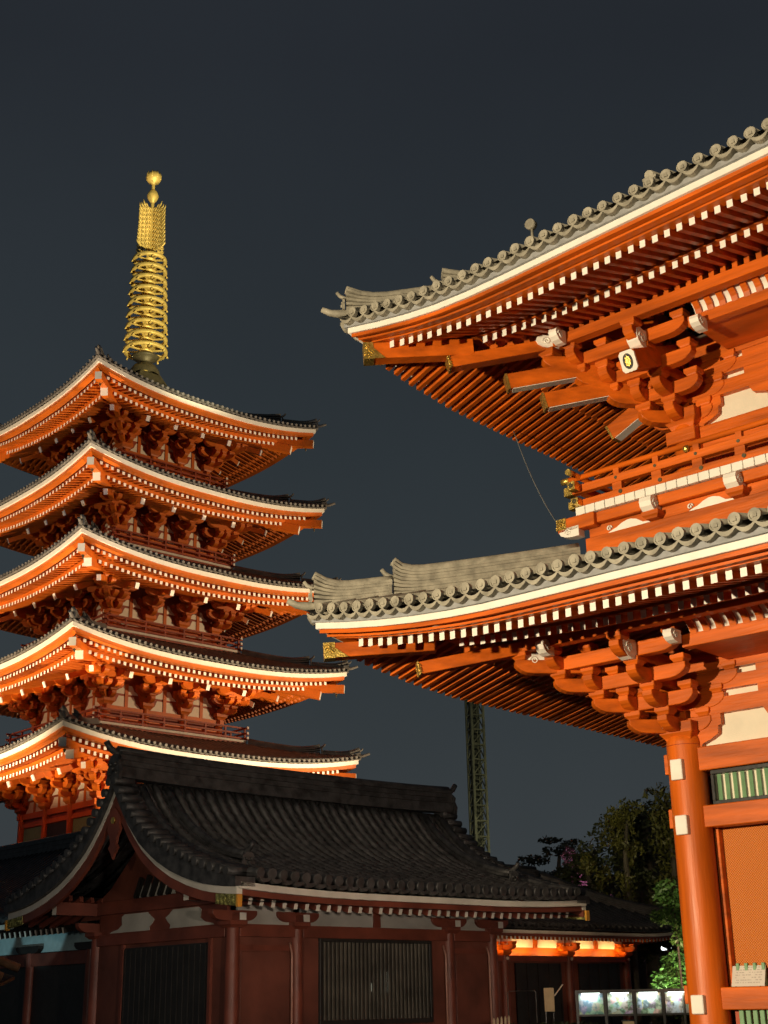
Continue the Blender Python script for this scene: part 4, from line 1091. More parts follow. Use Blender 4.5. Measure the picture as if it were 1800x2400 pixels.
# tie beams, sills, walls
for xa, xb in zip(HCX[:-1], HCX[1:]):
    b = MB(); b.box(xa + .10, xb - .10, -.10, .10, 2.845, 3.075); b.build('tie_beam', HRED, hall, bevel=.008)
    b = MB(); b.box(xa + .10, xb - .10, -.09, .09, .25, .45); b.build('tie_beam', HRED, hall, bevel=.008)
    w_ = MB(); w_.box(xa + .12, xb - .12, -.02, .06, .45, 2.845); w_.build('wall_board', HWALL, hall)
    p_ = MB(); p_.box(xa + .1, xb - .1, -.02, .04, 3.08, 3.62); p_.build('plaster_panel', DIM, hall)
    b = MB(); b.box(xa + .12, xb - .12, -.045, -.022, 2.60, 2.70) if xb - xa < 2 else b.box((xa + xb) / 2 - .09, (xa + xb) / 2 + .09, -.06, -.021, 3.08, 3.4); b.build('trim', HRED, hall)
mb = MB(); mb.box(.05, HL - .05, HD - .05, HD + .05, 0, 3.7); mb.box(HL - .05, HL + .05, .06, HD - .06, 0, 3.7); mb.build('rear_wall', HWALL, hall)
# slatted window in the front wall
wi = MB(); wi.box(2.16, 5.08, -.028, -.021, 1.32, 2.80); win = wi.build('window', HDARK, hall)
for a in ((2.08, 5.16, -.085, -.02, 2.78, 2.843), (2.08, 5.16, -.085, -.02, 1.22, 1.31), (2.08, 2.15, -.085, -.02, 1.312, 2.778), (5.09, 5.16, -.085, -.02, 1.312, 2.778)):
    fr = MB(); fr.box(*a); fr.build('window_frame', HDARK, win, bevel=.006)
x = 2.22; i = 0
LAT = mat('grey_slat', (.075, .065, .050), .5, var=.3, vscale=2)
while x < 5.05:
    sl = MB(); sl.box(x - .028, x + .028, -.072, -.032, 1.312, 2.778); sl.build('slat', LAT, win, bevel=.006); x += .108
# dim lights seen between the slats
for x, z, h in ((3.46, 1.92, .16), (3.67, 2.02, .46), (3.78, 2.02, .40), (3.89, 2.02, .40)):
    l = MB(); l.box(x - .011, x + .011, -.031, -.029, z - h / 2, z + h / 2); l.build('lit_gap', mat('lit_gap', (.8, .8, .7), .5, emit=(.9, .95, .75, .85)), win)
# panel frames of the narrow bays
for xa, xb in ((0, 1.54), (5.73, 7.07)):
    b = MB(); b.box(xa + .18, xb - .18, -.035, -.021, .5, 2.58); b.build('wall_panel', HWALL, hall, bevel=.01)
# gable end wall: beam, door, plaster fields
b = MB(); b.box(-.10, .10, .12, HD - .12, 2.845, 3.065); b.build('tie_beam', HRED, hall, bevel=.008)
b = MB(); b.box(-.10, .10, -.06, HD + .06, 3.475, 3.74); b.build('tie_beam', HRED, hall, bevel=.008)
w_ = MB(); w_.box(-.03, .05, .12, HD - .12, 0.2, 2.845); w_.build('wall_board', HWALL, hall)
w_ = MB(); w_.prism([(.0, HC - 3.2, 3.4), (.0, HC + 3.2, 3.4), (0, HC + 2.0, 4.0), (0, HC, 5.6), (0, HC - 2.0, 4.0)], (.05, 0, 0)); w_.build('gable_boards', HWALL, hall)
w_ = MB(); w_.box(-.035, .04, .14, HD - .14, 3.07, 3.47); w_.build('infill_boards', HRED, hall)
for c, sg in ((HC - .22, -1), (HC + .22, 1)):                  # two cusped plaster fields
    P = [(.14, 3.09), (1.66, 3.09), (1.60, 3.12), (1.35, 3.16), (1.20, 3.24), (1.22, 3.40), (1.12, 3.45), (.24, 3.45), (.10, 3.36), (-.02, 3.30), (.06, 3.22), (.16, 3.16)]
    p_ = MB(); p_.prism([(-.045, c + sg * a, z) for a, z in P], (.008, 0, 0)); p_.build('plaster_panel', DIM, hall)
for y0, y1, z1, z0 in ((.55, 1.05, 4.10, 3.76), (1.15, 1.62, 4.28, 3.76), (1.95, 2.10, 4.05, 3.76), (2.25, 2.40, 4.05, 3.76), (2.55, 2.70, 4.05, 3.76), (2.85, 3.00, 4.05, 3.76), (3.15, 3.28, 4.02, 3.76)):
    p_ = MB(); p_.prism([(-.012, y1, z0), (-.012, y0, z0), (-.012, y0, z1), (-.012, y0 + .1, z1)], (.008, 0, 0)); p_.build('plaster_panel', DIM, hall)
    s_ = MB(); s_.beam((-.05, y1 + .06, 3.75), (-.05, y0 - .02, z1 + .12), .09, .10); s_.build('gable_strut', HDARK, hall)
dr = MB(); dr.box(-.05, -.031, .66, 3.68, .2, 2.77); door = dr.build('door', HDARK, hall)
for a in ((.58, .66, .2, 2.84), (3.68, 3.76, .2, 2.84)):
    fr = MB(); fr.box(-.09, -.03, a[0], a[1], a[2], a[3]); fr.build('door_frame', HRED, door)
y = .80
while y < 3.65:
    s_ = MB(); s_.box(-.066, -.051, y - .035, y + .035, .22, 2.74); s_.build('slat', HDARK, door); y += .19
b = MB(); b.box(-.6, HL + .6, -.6, HD + .6, 0, .16); b.build('stone_step', STONE, hall)

# ================================================================== wing behind the hall, cool light under its eave
wing = thing('tiled_wing', to_world(HO, PA, (0, 0, 0)), PA, 'low dark building at the far left with white rafter tips over pale blue-lit plaster', 'building')
XW = .55; W0, W1 = 5.6, 26.0
rs = MB(); rows = []
def wzz(q): return 3.50 + .33 * q + .045 * q * q
for j in range(9): rows.append([(XW - 1.1 + 4.4 * j / 8, W0 + (W1 - W0) * i / 10, wzz(4.4 * j / 8)) for i in range(11)])
rs.sheet(rows); rows = []
for j in range(9): rows.append([(XW + 7.7 - 4.4 * j / 8, W0 + (W1 - W0) * i / 10, wzz(4.4 * j / 8)) for i in range(11)])
rs.sheet(rows); wr_ = rs.build('roof', TILED, wing)
tl = MB(); y = W0 + .1
while y < W1: tl.tube([(XW - 1.14 + 4.4 * j / 6, y, wzz(4.4 * j / 6) + .04) for j in range(7)], .075, 6); y += .27
tl.build('roof_tiles', TILED, wr_)
mr = MB(); ridge(mr, [(XW + 3.3, W0 + (W1 - W0) * i / 8, wzz(4.4) + .02) for i in range(9)], .32, 5, .065); mr.build('main_ridge', TILED, wr_)
b = MB(); b.box(XW - 1.08, XW - .98, W0 + 2.2, W1, 3.35, 3.45); b.build('eave_board', HWHITE, wr_)
y = W0 + .2
while y < W1 - 8:
    mb = MB(); mb.beam((XW - .86, y, 3.22), (XW + .1, y, 3.48), .07, .13, 0, 1); mb.build('rafter', [HDARK, HWHITE], wr_); y += .24
p_ = MB(); p_.box(XW, XW + .06, W0, W1, 2.86, 3.36); p_.build('plaster_panel', mat('blue_lit_plaster', (.42, .60, .62), .8), wing)  # tint of the cool light is put into the plaster colour too
b = MB(); b.box(XW - .06, XW + .02, W0, W1, 2.56, 2.84); b.build('tie_beam', HRED, wing)
w_ = MB(); w_.box(XW + .01, XW + .1, W0, W1, 0, 2.56); w_.box(XW + 6.5, XW + 6.6, W0, W1, 0, 3.4); w_.build('wall_board', HDARK, wing)
for y in (W0 + .4, W0 + 3.1, W0 + 5.8, W0 + 8.5, W0 + 11.2):
    c = MB(); c.lathe((XW, y, 0), [(.13, 0), (.12, 2.85)], 12); c.build('column', HRED, wing)
    for sg in (-1, 1):
        c = MB(); arm(c, (XW - .05, y, 2.85), (0, sg), .55, .16, .16); c.build('bracket_arm', HDARK, wing)
for k_ in range(3): spot("eave_lamp", to_world(HO, PA, (XW - 5.0, W0 + 2.6 + 2.4 * k_, .9)), to_world(HO, PA, (XW, W0 + 2.6 + 2.4 * k_, 3.75)), 190, (.60, .95, 1.0), 25, .06, .25)

# ================================================================== lit side building at the right
side_b = thing('side_building', CO, PA, 'low building with glowing orange eave and dark doors, right of the gabled hall', 'building')
SX = [-7.84, -5.10, -2.35, .40, 3.09]
SD_ = 3.6
ev = Eave((-9.0 + 3.09) / 2, SD_ / 2, (3.09 + 9.0) / 2 + 1.30, SD_ / 2 + 1.55, dict(z=3.335, rise=.17, run=2.4, p=2.0, dec=2.6, dt=.1, zt=.20, cr=.07, csp=.25, ph=.07, prof=lambda q: .30 * q + .055 * q * q))
mb = MB()
for k in range(4): ev.cover(mb, k, 3.35, N=24, M=6)
sroof = mb.build('roof', TILED, side_b)
tl = MB()
for k in (0, 3): ev.rolls(tl, k, 3.35, nseg=6, M=5)
tl.build('roof_tiles', TILED, sroof)
wb = MB(); fb = MB(); sf = MB()
for k in range(4):
    ev.strip(wb, k, 0, -.12, 0, .085); ev.strip(fb, k, -.05, -.2, -.06, -.003); ev.soffit(sf, k, -.18, -.055, -1.5, .18)
wb.build('eave_board', HWHITE, sroof); fb.build('fascia_board', HRED, sroof); sf.build('soffit_boards', RED2, sroof)
n_ = 0; rest = MB()
for a in ev.stations(0, .165, -.22):
    one = MB() if a > -1.0 and n_ < 60 else rest
    if ev.rafter(one, 0, a, -.22, -1.5, -.062, .16, .07, .085, .12) and one is not rest: one.build('rafter', [RED, HWHITE], sroof); n_ += 1
for a in ev.stations(3, .165, -.22): ev.rafter(rest, 3, a, -.22, -1.5, -.062, .16, .07, .085, .12)
tag(rest.build('rafters', [RED, HWHITE], sroof), kind='stuff')
for sx, sy in ((1, -1), (1, 1)):
    def hp(x, sx=sx, sy=sy): return ev.corner(sx, sy, x, ev.S['zt'] + ev.S['prof'](ev.S['dt'] + x))
    a = MB(); ridge(a, [hp(.35 + 2.8 * i / 8) for i in range(9)], .22, 4, .055, flick=.1); ornament(a, hp(.33), (sx, sy), .34); a.tube([hp(.4), hp(.0) + Vector((0, 0, .06)), hp(-.12) + Vector((0, 0, .14))], [.07, .07, .05], 7); a.build('hip_ridge', TILED, sroof)
    a = MB(); p0 = ev.corner(sx, sy, .12, -.05); a.beam(p0, ev.corner(sx, sy, 1.5, .05), .16, .18); a.build('hip_rafter', HRED, sroof)
mr = MB(); ridge(mr, [(-8 + 9.2 * i / 8, SD_ / 2, 5.16) for i in range(9)], .3, 5, .06); mr.build('main_ridge', TILED, sroof)
for x in SX:
    for y in (0, SD_):
        c = MB(); c.lathe((x, y, 0), [(.15, 0), (.14, 2.82)], 14); cc = c.build('column', HRED, side_b)
        if y == 0:
            b = MB(); block(b, (x, y, 2.82), .34, .14); arm(b, (x, y, 2.96), (1, 0), .42, .13, .14, both=True); arm(b, (x, y, 2.96), (0, -1), .45, .13, .14)
            for q_ in (-.32, 0, .32): block(b, (x + q_, y, 3.10), .16, .09)
            block(b, (x, y - .36, 3.10), .18, .09); b.build('bracket', RED, cc)
            f = MB(); f.tube([(x, -.14, 2.745), (x, -.175, 2.745)], .045, 8); f.build('metal_boss', HWHITE, cc)
for xa, xb in zip(SX[:-1], SX[1:]):
    b = MB(); b.box(xa + .12, xb - .12, -.12, .10, 2.665, 2.82); b.build('tie_beam', HRED, side_b, bevel=.006)
    p_ = MB(); p_.box(xa + .05, xb - .05, .10, .14, 2.82, 3.05); p_.build('lit_board', RED, side_b)
    p_ = MB(); p_.box(xa + .05, xb - .05, .04, .09, 3.05, 3.40); p_.build('plaster_panel', PLASTER, side_b)
    m_ = (xa + xb) / 2; s_ = MB(); s_.box(m_ - .07, m_ + .07, -.02, .035, 3.03, 3.36); s_.build('strut', RED, side_b)
    w_ = MB(); w_.box(xa + .12, xb - .12, .0, .06, 0.1, 2.665); w_.build('wall_board', HWALL, side_b)
    d_ = MB(); d_.box(xa + .44, xb - .42, -.05, -.002, .9, 2.62); d_.build('door', HDARK, side_b)
    for q_ in range(5):
        s_ = MB(); xx = xa + .44 + (xb - xa - .86) * q_ / 4; s_.box(xx - .03, xx + .03, -.075, -.051, .9, 2.62); s_.build('door_stile', HDARK, side_b)
    s_ = MB(); s_.box(xa + .14, xb - .14, -.06, -.002, .72, .88); s_.build('sill', HRED, side_b)
    for q_ in (.27, .73):
        l = bpy.data.lights.new('eave_lamp', 'AREA'); l.shape = 'RECTANGLE'; l.size = .9; l.size_y = .05; l.energy = 7.5; l.color = (1.0, .60, .22)
        o = bpy.data.objects.new('eave_lamp', l); COL.objects.link(o); o.location = to_world(CO, PA, (xa + (xb - xa) * q_, -.16, 2.86)); o.rotation_euler = (Vector((0, .55, 1))).to_track_quat('-Z', 'Y').to_euler()
        o.rotation_euler = (Matrix.Rotation(PA, 3, 'Z') @ Vector((0, .45, 1))).to_track_quat('-Z', 'Y').to_euler()
mb = MB(); mb.box(3.04, 3.14, .1, SD_ - .1, 0, 3.4); mb.box(-9, 3.0, SD_ - .06, SD_ + .06, 0, 3.4); mb.build('rear_wall', HWALL, side_b)
# ================================================================== everything around
# ---- lattice mast far behind the roofs
mx, my = 7.62, 118.0
mast = thing('lattice_mast', (mx, my, 0), R(20), 'dim olive lattice mast rising behind the black hall roof, right of the pagoda', 'mast')
MAST = mat('olive_steel', (.24, .24, .15), .6, var=.25, vscale=1)
hw = .56
for sx, sy in CORN:
    b = MB(); b.box(sx * hw - .09, sx * hw + .09, sy * hw - .09, sy * hw + .09, 0, 33); b.build('mast_leg', MAST, mast)
br = MB(); z = .5; f_ = 1
while z < 32.5:
    for k in range(4):
        (ax, ay), (bx, by) = CORN[k], CORN[(k + 1) % 4]
        br.beam((ax * hw, ay * hw, z), (bx * hw, by * hw, z), .09, .09); br.beam((ax * hw, ay * hw, z), (bx * hw, by * hw, z + 1.3) if f_ > 0 else (bx * hw, by * hw, z + 1.3), .08, .08)
    z += 1.3; f_ = -f_
br.build('lattice_braces', MAST, mast)
ld = MB()
for sx in (-.2, .2): ld.box(sx - .03, sx + .03, -.03, .03, 0, 32)
z = .3
while z < 32: ld.box(-.17, .17, -.02, .02, z, z + .05); z += .45
ld.build('ladder', MAST, mast)
cv_ = MB(); cv_.box(-.48, .48, .35, .40, 0, 33); cv_.build('backing_panel', mat('dim_mesh_panel', (.085, .09, .06), .7), mast)
# ---- dark tower block behind the trees
spot('mast_fill', (10.5, 100, 2), (7.75, 118, 20), 5000, (1.0, .95, .62), 60, .2)  # unseen spot added to brighten the mast
tw = thing('distant_building', (15.95, 88, 0), R(8), 'dark flat-topped building rising between the two tall trees', 'building')
b = MB(); b.box(-.75, .95, -2, 4, 0, 12.45); b.build('wall', mat('dark_concrete', (.035, .03, .028), .8), tw)
b = MB(); b.box(-.82, 1.02, -2.1, 4.1, 12.45, 12.62); b.build('roof_slab', mat('dark_concrete', (.035, .03, .028), .8), tw)
b = MB(); b.tube([(-.5, 0, 12.6), (-.5, 0, 13.4)], .04, 5); b.build('aerial', BLACK, tw)
b = MB(); b.tube([(.2, 0, 12.6), (.2, 0, 12.9)], .03, 5); b.beam((-.2, 0, 12.9), (.6, 0, 13.0), .08, .06); b.build('roof_lamp_arm', HWHITE, tw)
lb = thing('low_distant_building', (13.4, 92, 0), R(5), 'low dark building with a level roof beyond the pink cherry tree', 'building')
b = MB(); b.box(-2.6, 3.4, -2, 4, 0, 8.9); b.build('wall', mat('dark_concrete', (.035, .03, .028), .8), lb)
b = MB(); b.box(-2.7, 3.5, -2.1, 4.1, 8.9, 9.1); b.build('roof_slab', BLACK, lb)

# ---- trees
LEAF1 = mat('dark_leaves', (.050, .062, .020), .6, var=.5, vscale=1.2)
LEAF2 = mat('yellow_green_leaves', (.105, .105, .020), .55, var=.4, vscale=1.5)
LEAF3 = mat('fresh_green_leaves', (.085, .20, .04), .5, var=.35, vscale=2.5)
PINE = mat('pine_needles', (.022, .032, .022), .6, var=.4, vscale=2)
BLOSSOM = mat('pink_blossom', (.34, .15, .22), .6, var=.3, vscale=3)
HEDGE = mat('hedge_leaves', (.040, .052, .018), .6, var=.5, vscale=3)
BARK = mat('tree_bark', (.10, .085, .065), .85, var=.35, vscale=3, bump=.6, bscale=12)
def leaves(mb, clumps, n, size, rnd, drop=0.0):
    tot = sum(c[1] ** 2 for c in clumps)
    for c, r_, sq in clumps:
        for i in range(int(n * r_ * r_ / tot)):
            v = Vector((rnd.gauss(0, 1), rnd.gauss(0, 1), rnd.gauss(0, 1))).normalized() * r_ * rnd.random() ** .42
            v.z *= sq
            p = Vector(c) + v; nz_ = mnoise.noise(p * 1.3)
            if nz_ < -.22: continue
            a = Vector((rnd.gauss(0, 1), rnd.gauss(0, 1), rnd.gauss(0, .6) - drop)).normalized(); b_ = a.cross(Vector((rnd.gauss(0, 1), rnd.gauss(0, 1), rnd.gauss(0, 1)))).normalized()
            s_ = size * rnd.uniform(.6, 1.4)
            mb.add([p - a * s_, p + b_ * s_ * .42, p + a * s_, p - b_ * s_ * .42], [(0, 1, 2, 3)])
def tree(name, loc, label, cat, clumps, n, size, leafm, trunk, group=None, seed=1, drop=0.0):
    rnd = random.Random(seed); t = thing(name, loc, 0, label, cat, group)
    mb = MB(); leaves(mb, clumps, n, size, rnd, drop); mb.build('crown', leafm, t, recalc=False)
    tb = MB()
    for pts, r0, r1_ in trunk:
        k = len(pts); tb.tube(pts, [r0 + (r1_ - r0) * i / (k - 1) for i in range(k)], 9)
    tb.build('trunk', BARK, t); return t
rnd = random.Random(4)
# broad dark tree whose crown steps up towards the gate
cl = []
for (x, y, z, r_) in ((-2.2, 0, 5.6, .9), (-1.5, .3, 6.2, .9), (-1.0, -.3, 6.9, .8), (-.5, .2, 7.0, .6), (.1, 0, 7.3, .45), (.2, .3, 7.4, .8), (.6, 0, 6.5, 1.0), (-.3, -.2, 5.8, 1.1), (-1.9, .2, 4.6, 1.0), (-.8, .4, 4.4, 1.2), (.8, -.3, 5.2, 1.1), (1.6, .2, 5.8, .9), (2.0, 0, 4.6, 1.1), (.2, 0, 3.6, 1.1), (1.4, .3, 3.4, 1.0)):
    cl.append(((x, y, z), r_, .9))
    for i in range(3): cl.append(((x + rnd.uniform(-.8, .8), y + rnd.uniform(-.6, .6), z + rnd.uniform(-.5, .5)), r_ * .42, 1))
tree('broadleaf_tree', (8.55, 47.0, 0), 'broad dark green tree with stepped crown and pale trunk beside the lit side building', 'tree', cl, 15000, .095, LEAF1,
     [([(-.9, 0, 0), (-.85, .05, 2), (-.7, 0, 3.4), (-.4, 0, 5)], .34, .2), ([(.1, .1, 0), (.0, 0, 2.5), (.15, 0, 5), (.1, 0, 7.4)], .30, .10), ([(-.7, 0, 3.4), (-1.5, .1, 4.6), (-2, 0, 5.6)], .14, .05), ([(.05, 0, 4), (.9, .1, 5.2), (1.5, 0, 5.8)], .13, .05)], seed=11)
cl = []
for (x, z, r_) in ((.0, 8.0, .40), (.1, 7.6, .5), (-.1, 7.2, .5), (.35, 7.0, .55), (.1, 6.8, .5), (.5, 7.2, .6), (.1, 6.4, .7), (.5, 5.6, .9), (.2, 4.6, .9), (.6, 3.8, .8)):
    cl.append(((x, 0, z), r_, 1.0)); cl.append(((x + rnd.uniform(-.5, .5), rnd.uniform(-.4, .4), z + rnd.uniform(-.4, .4)), r_ * .45, 1))
tree('slender_tree', (9.05, 45.5, 0), 'tall slender yellow-green tree close behind the gate column', 'tree', cl, 5200, .085, LEAF2, [([(.2, 0, 0), (.2, 0, 4), (.1, 0, 7.9)], .2, .06)], seed=5, drop=.8)
# lit sprays on the upper left edge of the broad tree belong to a willow-like tree before it
cl = []
for (x, z, r_) in ((-.1, 7.35, .33), (-.55, 7.2, .26), (.3, 7.25, .32), (-.25, 7.1, .30), (-.75, 6.85, .3), (.25, 6.9, .35), (-1.05, 6.45, .3), (-.35, 6.4, .38), (.1, 6.0, .35), (-1.4, 5.7, .30), (-.9, 5.2, .36), (-.3, 5.0, .4)):
    cl.append(((x, 0, z), r_, 1.25))
tree('willow_like_tree', (7.75, 44.8, 0), 'loose yellow-green tree with drooping sprays before the broad dark tree', 'tree', cl, 2300, .08, LEAF2, [([(-.2, .1, 0), (-.15, .1, 3), (-.2, 0, 6), (0, 0, 7.6)], .16, .04)], seed=8, drop=1.0)
# pine with flat pads
cl = []
for (x, z, r_, q_) in ((-.9, 7.1, .75, .3), (.2, 7.45, .8, .3), (.9, 7.75, .6, .35), (-.2, 7.9, .5, .3), (1.2, 7.2, .6, .3), (-.6, 6.3, .9, .4), (.6, 6.4, 1.0, .4), (1.4, 6.3, .9, .45), (-1.4, 6.1, .8, .4), (0, 5.5, 1.4, .5), (1.5, 5.3, 1.2, .5), (-1.4, 5.2, 1.1, .5), (.5, 4.4, 1.5, .6), (2.3, 5.6, .8, .4)): cl.append(((x, 0, z), r_, q_))
tree('pine_tree', (6.85, 58.0, 0), 'dark pine with flat layered pads behind the right end of the hall roof', 'tree', cl, 6500, .10, PINE, [([(0, 0, 0), (.2, 0, 3), (-.1, 0, 5), (.2, 0, 7.4)], .25, .07)], seed=21)
# cherry in blossom with pink light on it
cl = []
for (x, z, r_) in ((-.7, 6.5, .3), (-.65, 6.0, .35), (-.45, 5.5, .42), (-.1, 5.2, .48), (.25, 4.9, .5), (.6, 4.6, .5), (-.3, 4.7, .5), (1.0, 4.3, .5), (.3, 4.1, .6)): cl.append(((x, 0, z), r_, 1.0))
tree('cherry_tree', (7.55, 53.5, .35), 'small pink-lit blossoming cherry tree between the pine and the broad tree', 'tree', cl, 5200, .08, BLOSSOM, [([(0, 0, 0), (.1, 0, 2.5), (-.3, 0, 4.6), (-.65, 0, 6.2)], .15, .03)], seed=31)
point('pink_lamp', (7.2, 52.0, 5.6), 50, (1.0, .62, .85), .08)
# fresh green shrubs under a white lamp, beside the gate column
def shrub(loc, label, cl, n, seed, leaf=LEAF3, size=.07):
    return tree('shrub', loc, label, 'shrub', cl, n, size, leaf, [([(0, 0, 0), (.05, 0, .8), (0, 0, max(1.0, cl[0][0][2]))], .05, .02)], 'shrubs by the gate column', seed)
shrub((7.25, 36.6, 0), 'bright green shrub low beside the gate column, behind the lit display cases', [((0, 0, 2.35), .46, .9), ((-.35, 0, 2.0), .36, .9), ((.3, 0, 1.95), .45, .9), ((0, 0, 1.5), .5, .8), ((.35, .1, 2.6), .3, 1)], 2300, 41)
shrub((7.0, 35.0, 0), 'bright green leafy branches higher up beside the gate column', [((-.15, 0, 4.05), .38, .9), ((.15, 0, 3.75), .42, .9), ((-.35, 0, 3.5), .26, .9), ((.2, 0, 3.35), .34, .9), ((.1, 0, 3.0), .26, .9)], 1300, 42)
shrub((7.35, 37.4, 0), 'dark leafy shrub at the foot of the gate column', [((0, 0, 1.2), .5, 1), ((.2, 0, .8), .5, 1), ((-.4, 0, .7), .5, 1)], 1500, 43, LEAF1)
spot('shrub_lamp', (6.3, 35.3, .9), (7.25, 36.7, 2.9), 420, (.92, 1.0, .66), 62, .12, .5)
spot('tree_fill', (4.2, 37.5, 6.2), (8.3, 46.0, 7.0), 560, (1.0, .84, .45), 34, .2, .5)  # unseen spot added above the roof to brighten the tree crowns
# small bright street lamp heads far behind the shrubs
for i, (x, y, z) in enumerate(((9.5, 50, 3.22), (9.82, 50, 3.24))):
    sl = thing('street_lamp', (x, y, 0), 0, 'small bright white street lamp behind the shrubs, ' + ('the left of the pair' if i == 0 else 'the right of the pair'), 'street lamp', 'lamps behind the shrubs')
    b = MB(); b.tube([(0, 0, 0), (0, 0, z), (0, -.15, z + .1)], .03, 6); b.build('pole', BLACK, sl)
    b = MB(); b.lathe((0, -.18, z + .04), [(.0, .07), (.09, .06), (.11, 0), (.09, -.06), (.0, -.07)], 10); b.build('lamp_head', mat('lamp_glow', (1, 1, 1), .5, emit=(.95, 1.0, .98, 3.0)), sl)
# ---- lit display cases
ppos = [((1387, 2356), 56), ((1453, 2354), 56), ((1516, 2353), 54), ((1577, 2351), 52)]
POSTER = []
def poster(seed, tint):
    M = bpy.data.materials.new('picture_sheet'); M.use_nodes = True; n = M.node_tree; b = n.nodes['Principled BSDF']
    t_ = n.nodes.new('ShaderNodeTexCoord'); mpp = n.nodes.new('ShaderNodeMapping'); mpp.inputs['Location'].default_value = (seed * 3.7, seed, seed * 1.3)
    n.links.new(t_.outputs['Object'], mpp.inputs[0]); v = n.nodes.new('ShaderNodeTexVoronoi'); v.inputs['Scale'].default_value = 7; n.links.new(mpp.outputs[0], v.inputs['Vector'])
    nz = n.nodes.new('ShaderNodeTexNoise'); nz.inputs['Scale'].default_value = 9; n.links.new(mpp.outputs[0], nz.inputs['Vector'])
    r = n.nodes.new('ShaderNodeValToRGB'); n.links.new(nz.outputs['Fac'], r.inputs[0]); r.color_ramp.elements[0].position = .38; r.color_ramp.elements[0].color = tint; r.color_ramp.elements[1].position = .55; r.color_ramp.elements[1].color = (.72, .76, .70, 1)
    mixn = n.nodes.new('ShaderNodeMixRGB'); mixn.blend_type = 'MULTIPLY'; mixn.inputs[0].default_value = .45; n.links.new(r.outputs[0], mixn.inputs[1]); n.links.new(v.outputs['Color'], mixn.inputs[2]); n.links.new(mixn.outputs[0], b.inputs['Base Color'])
    return M
tints = [(.25, .40, .46, 1), (.22, .24, .16, 1), (.20, .26, .22, 1), (.18, .18, .16, 1)]
labs = ['leftmost lit display case, with the palest bluish picture sheet', 'second lit display case from the left, with a greenish picture sheet', 'third lit display case from the left, with a greenish picture sheet', 'rightmost lit display case, nearest the gate column']
for i in range(4):
    c = Vector((4.80 + i * .70, 35.0, 0))
    dc = thing('display_case', c, R(-8), labs[i], 'display case', 'lit display cases in a row'); zc = 1.52
    for sx in (-.34, .34):
        b = MB(); b.box(sx - .03, sx + .03, -.03, .03, 0, zc + .31); b.build('post', BLACK, dc)
    b = MB(); b.box(-.36, .36, -.02, .12, zc + .24, zc + .31); b.build('canopy', BLACK, dc)
    b = MB(); b.box(-.31, .31, .06, .10, zc - .27, zc + .24); b.build('back_panel', BLACK, dc)
    b = MB(); b.box(-.31, .31, -.02, .059, zc - .29, zc - .25); b.build('bottom_rail', BLACK, dc)
    b = MB(); b.box(-.295, .295, .045, .058, zc - .245, zc + .235); b.build('picture_sheet', poster(i + 1, tints[i]), dc)
    b = MB(); b.box(-.22, .22, -.008, .012, zc + .222, zc + .239); b.build('lamp_tube', mat('tube_glow', (1, 1, 1), .5, emit=(.85, 1.0, .95, 5.0)), dc)
    l = bpy.data.lights.new('case_lamp', 'AREA'); l.shape = 'RECTANGLE'; l.size = .34; l.size_y = .03; l.energy = 2.6; l.color = (.80, 1.0, .93)
    o = bpy.data.objects.new('case_lamp', l); COL.objects.link(o); o.parent = dc; o.location = (-.02, -.03, zc + .21); o.rotation_euler = Vector((0, .4, -1)).to_track_quat('-Z', 'Y').to_euler()
# ---- sign, railing, hedge, picket fence
sg_ = thing('sign_board', (4.06, 37.5, 0), R(0), 'small upright pale wooden sign on two legs before the lit building', 'sign')
b = MB(); b.box(-.13, .13, -.02, .02, .36 + .98, 1.92); b.build('panel', mat('pale_wood', (.50, .40, .25), .7), sg_, bevel=.004)
for sx in (-.10, .10):
    b = MB(); b.box(sx - .015, sx + .015, .021, .05, 0, 1.5); b.build('leg', BLACK, sg_)
b = MB(); b.beam((.14, 0, 1.72), (.38, .1, 2.0), .05, .02); b.build('side_arm', HWHITE, sg_)
rl_ = thing('railing', (3.40, 38.0, 0), R(0), 'thin grey tubular railing before the dark doors of the lit building', 'railing')
b = MB(); b.tube([(-.37, 0, 0), (-.37, 0, 1.82), (-.33, 0, 1.86), (.33, 0, 1.86), (.37, 0, 1.82), (.37, 0, 0)], .016, 6); b.build('frame', mat('grey_tube', (.20, .19, .18), .4, metal=.3), rl_)
b = MB(); b.tube([(-.37, 0, .8), (.37, 0, .8)], .012, 6); b.build('cross_bar', mat('grey_tube', (.20, .19, .18), .4, metal=.3), rl_)
rnd = random.Random(77)
hg = thing('hedge', (4.0, 35.6, 0), R(-4), 'low clipped dark hedge below the sign and the display cases', 'hedge')
mb = MB(); cl = [((x * .28 - 1.4, rnd.uniform(-.2, .2), .75 + rnd.uniform(-.03, .06)), .36, .9) for x in range(13)]; leaves(mb, cl, 9000, .05, rnd); mb.build('foliage', HEDGE, hg, recalc=False)
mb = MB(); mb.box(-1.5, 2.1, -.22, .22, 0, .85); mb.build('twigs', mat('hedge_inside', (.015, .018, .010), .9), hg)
pf = thing('picket_fence', (2.08, 29.9, 0), R(20), 'short pale wooden picket fence beside the hall corner', 'fence')
for i in range(5):
    b = MB(); x = i * .085; b.prism([(x - .022, 0, 0), (x + .022, 0, 0), (x + .022, 0, 1.24 + .012 * i), (x, 0, 1.29 + .012 * i), (x - .022, 0, 1.24 + .012 * i)], (0, .02, 0)); b.build('picket', mat('pale_picket_wood', (.55, .42, .26), .6), pf)
b = MB(); b.box(-.03, .42, .021, .045, .8, .86); b.build('rail', mat('pale_picket_wood', (.55, .42, .26), .6), pf)
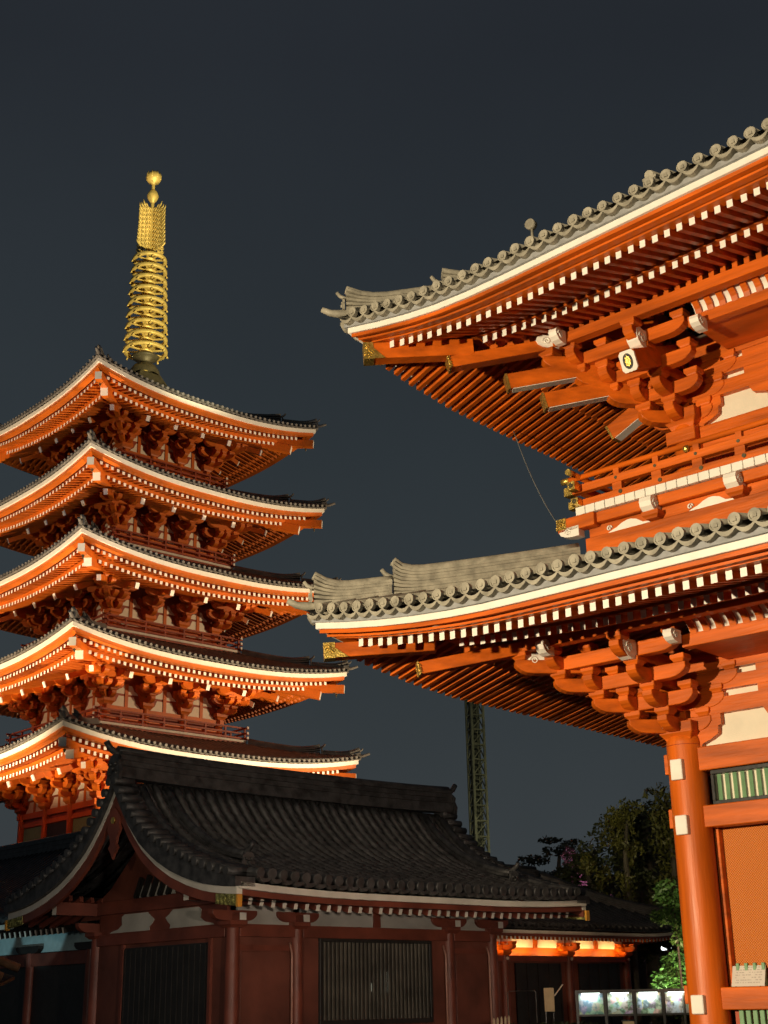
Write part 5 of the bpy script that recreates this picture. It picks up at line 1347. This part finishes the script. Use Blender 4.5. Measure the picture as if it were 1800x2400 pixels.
ss = thing('small_sign', (5.02, 31.0, 0), R(0), 'small pale sign at the bottom edge below the display cases', 'sign')
b = MB(); b.box(-.12, .12, -.015, .015, .85, 1.16); b.build('panel', mat('pale_wood', (.50, .40, .25), .7), ss)
b = MB(); b.box(-.15, .15, -.02, .02, 1.161, 1.19); b.build('cap', BLACK, ss); b = MB(); b.box(-.02, .02, .016, .04, 0, 1.1); b.build('leg', BLACK, ss)
# ---- corner of a stall roof at the far left
stl = thing('stall_roof', (-3.83, 13.45, 0), R(12), 'corner of a low stall roof with brown tile ends, cut by the left edge', 'stall')
BT = mat('brown_tile_ends', (.20, .115, .07), .55, var=.35, vscale=6)
b = MB(); b.hexa([(-2.5, -.12, 2.50), (-.02, -.12, 1.73), (.26, .36, 1.88), (-2.5, .36, 2.68), (-2.5, -.12, 2.53), (-.02, -.12, 1.76), (.26, .36, 1.91), (-2.5, .36, 2.71)]); b.build('roof_boards', HDARK, stl)
for i, (x1, y, z1) in enumerate(((.30, .30, 1.98), (.16, .12, 1.90), (.02, -.06, 1.82))):
    b = MB(); b.tube([(x1, y, z1), (x1 - .7, y, z1 + .27), (x1 - 2.4, y, z1 + .80)], .042, 9); b.build('tile_roll', BT, stl)
for x in (-2.3, -.3):
    b = MB(); b.box(x - .05, x + .05, .1, .2, 0, 2.5 if x < -1 else 1.9); b.build('post', HDARK, stl)
spot('stall_light', (-5.2, 12.2, 1.2), (-4.0, 14.0, 1.9), 6, (1.0, .75, .5), 60, .1)
# ---- paving between the buildings
pv = MB(); pv.add([to_world(HO, PA, p) for p in ((-14, -12, .004), (30, -12, .004), (30, -1.2, .004), (-14, -1.2, .004))], [(0, 1, 2, 3)])
tag(pv.build('pavement', mat('pale_paving', (.10, .095, .09), .6, var=.2, vscale=.7, bump=.2)), kind='structure')
# ------------------------------------------------------------------ ground
g = MB(); g.add([(-1500, -1500, 0), (1500, -1500, 0), (1500, 1500, 0), (-1500, 1500, 0)], [(0, 1, 2, 3)])
tag(g.build('ground', STONE), kind='structure')
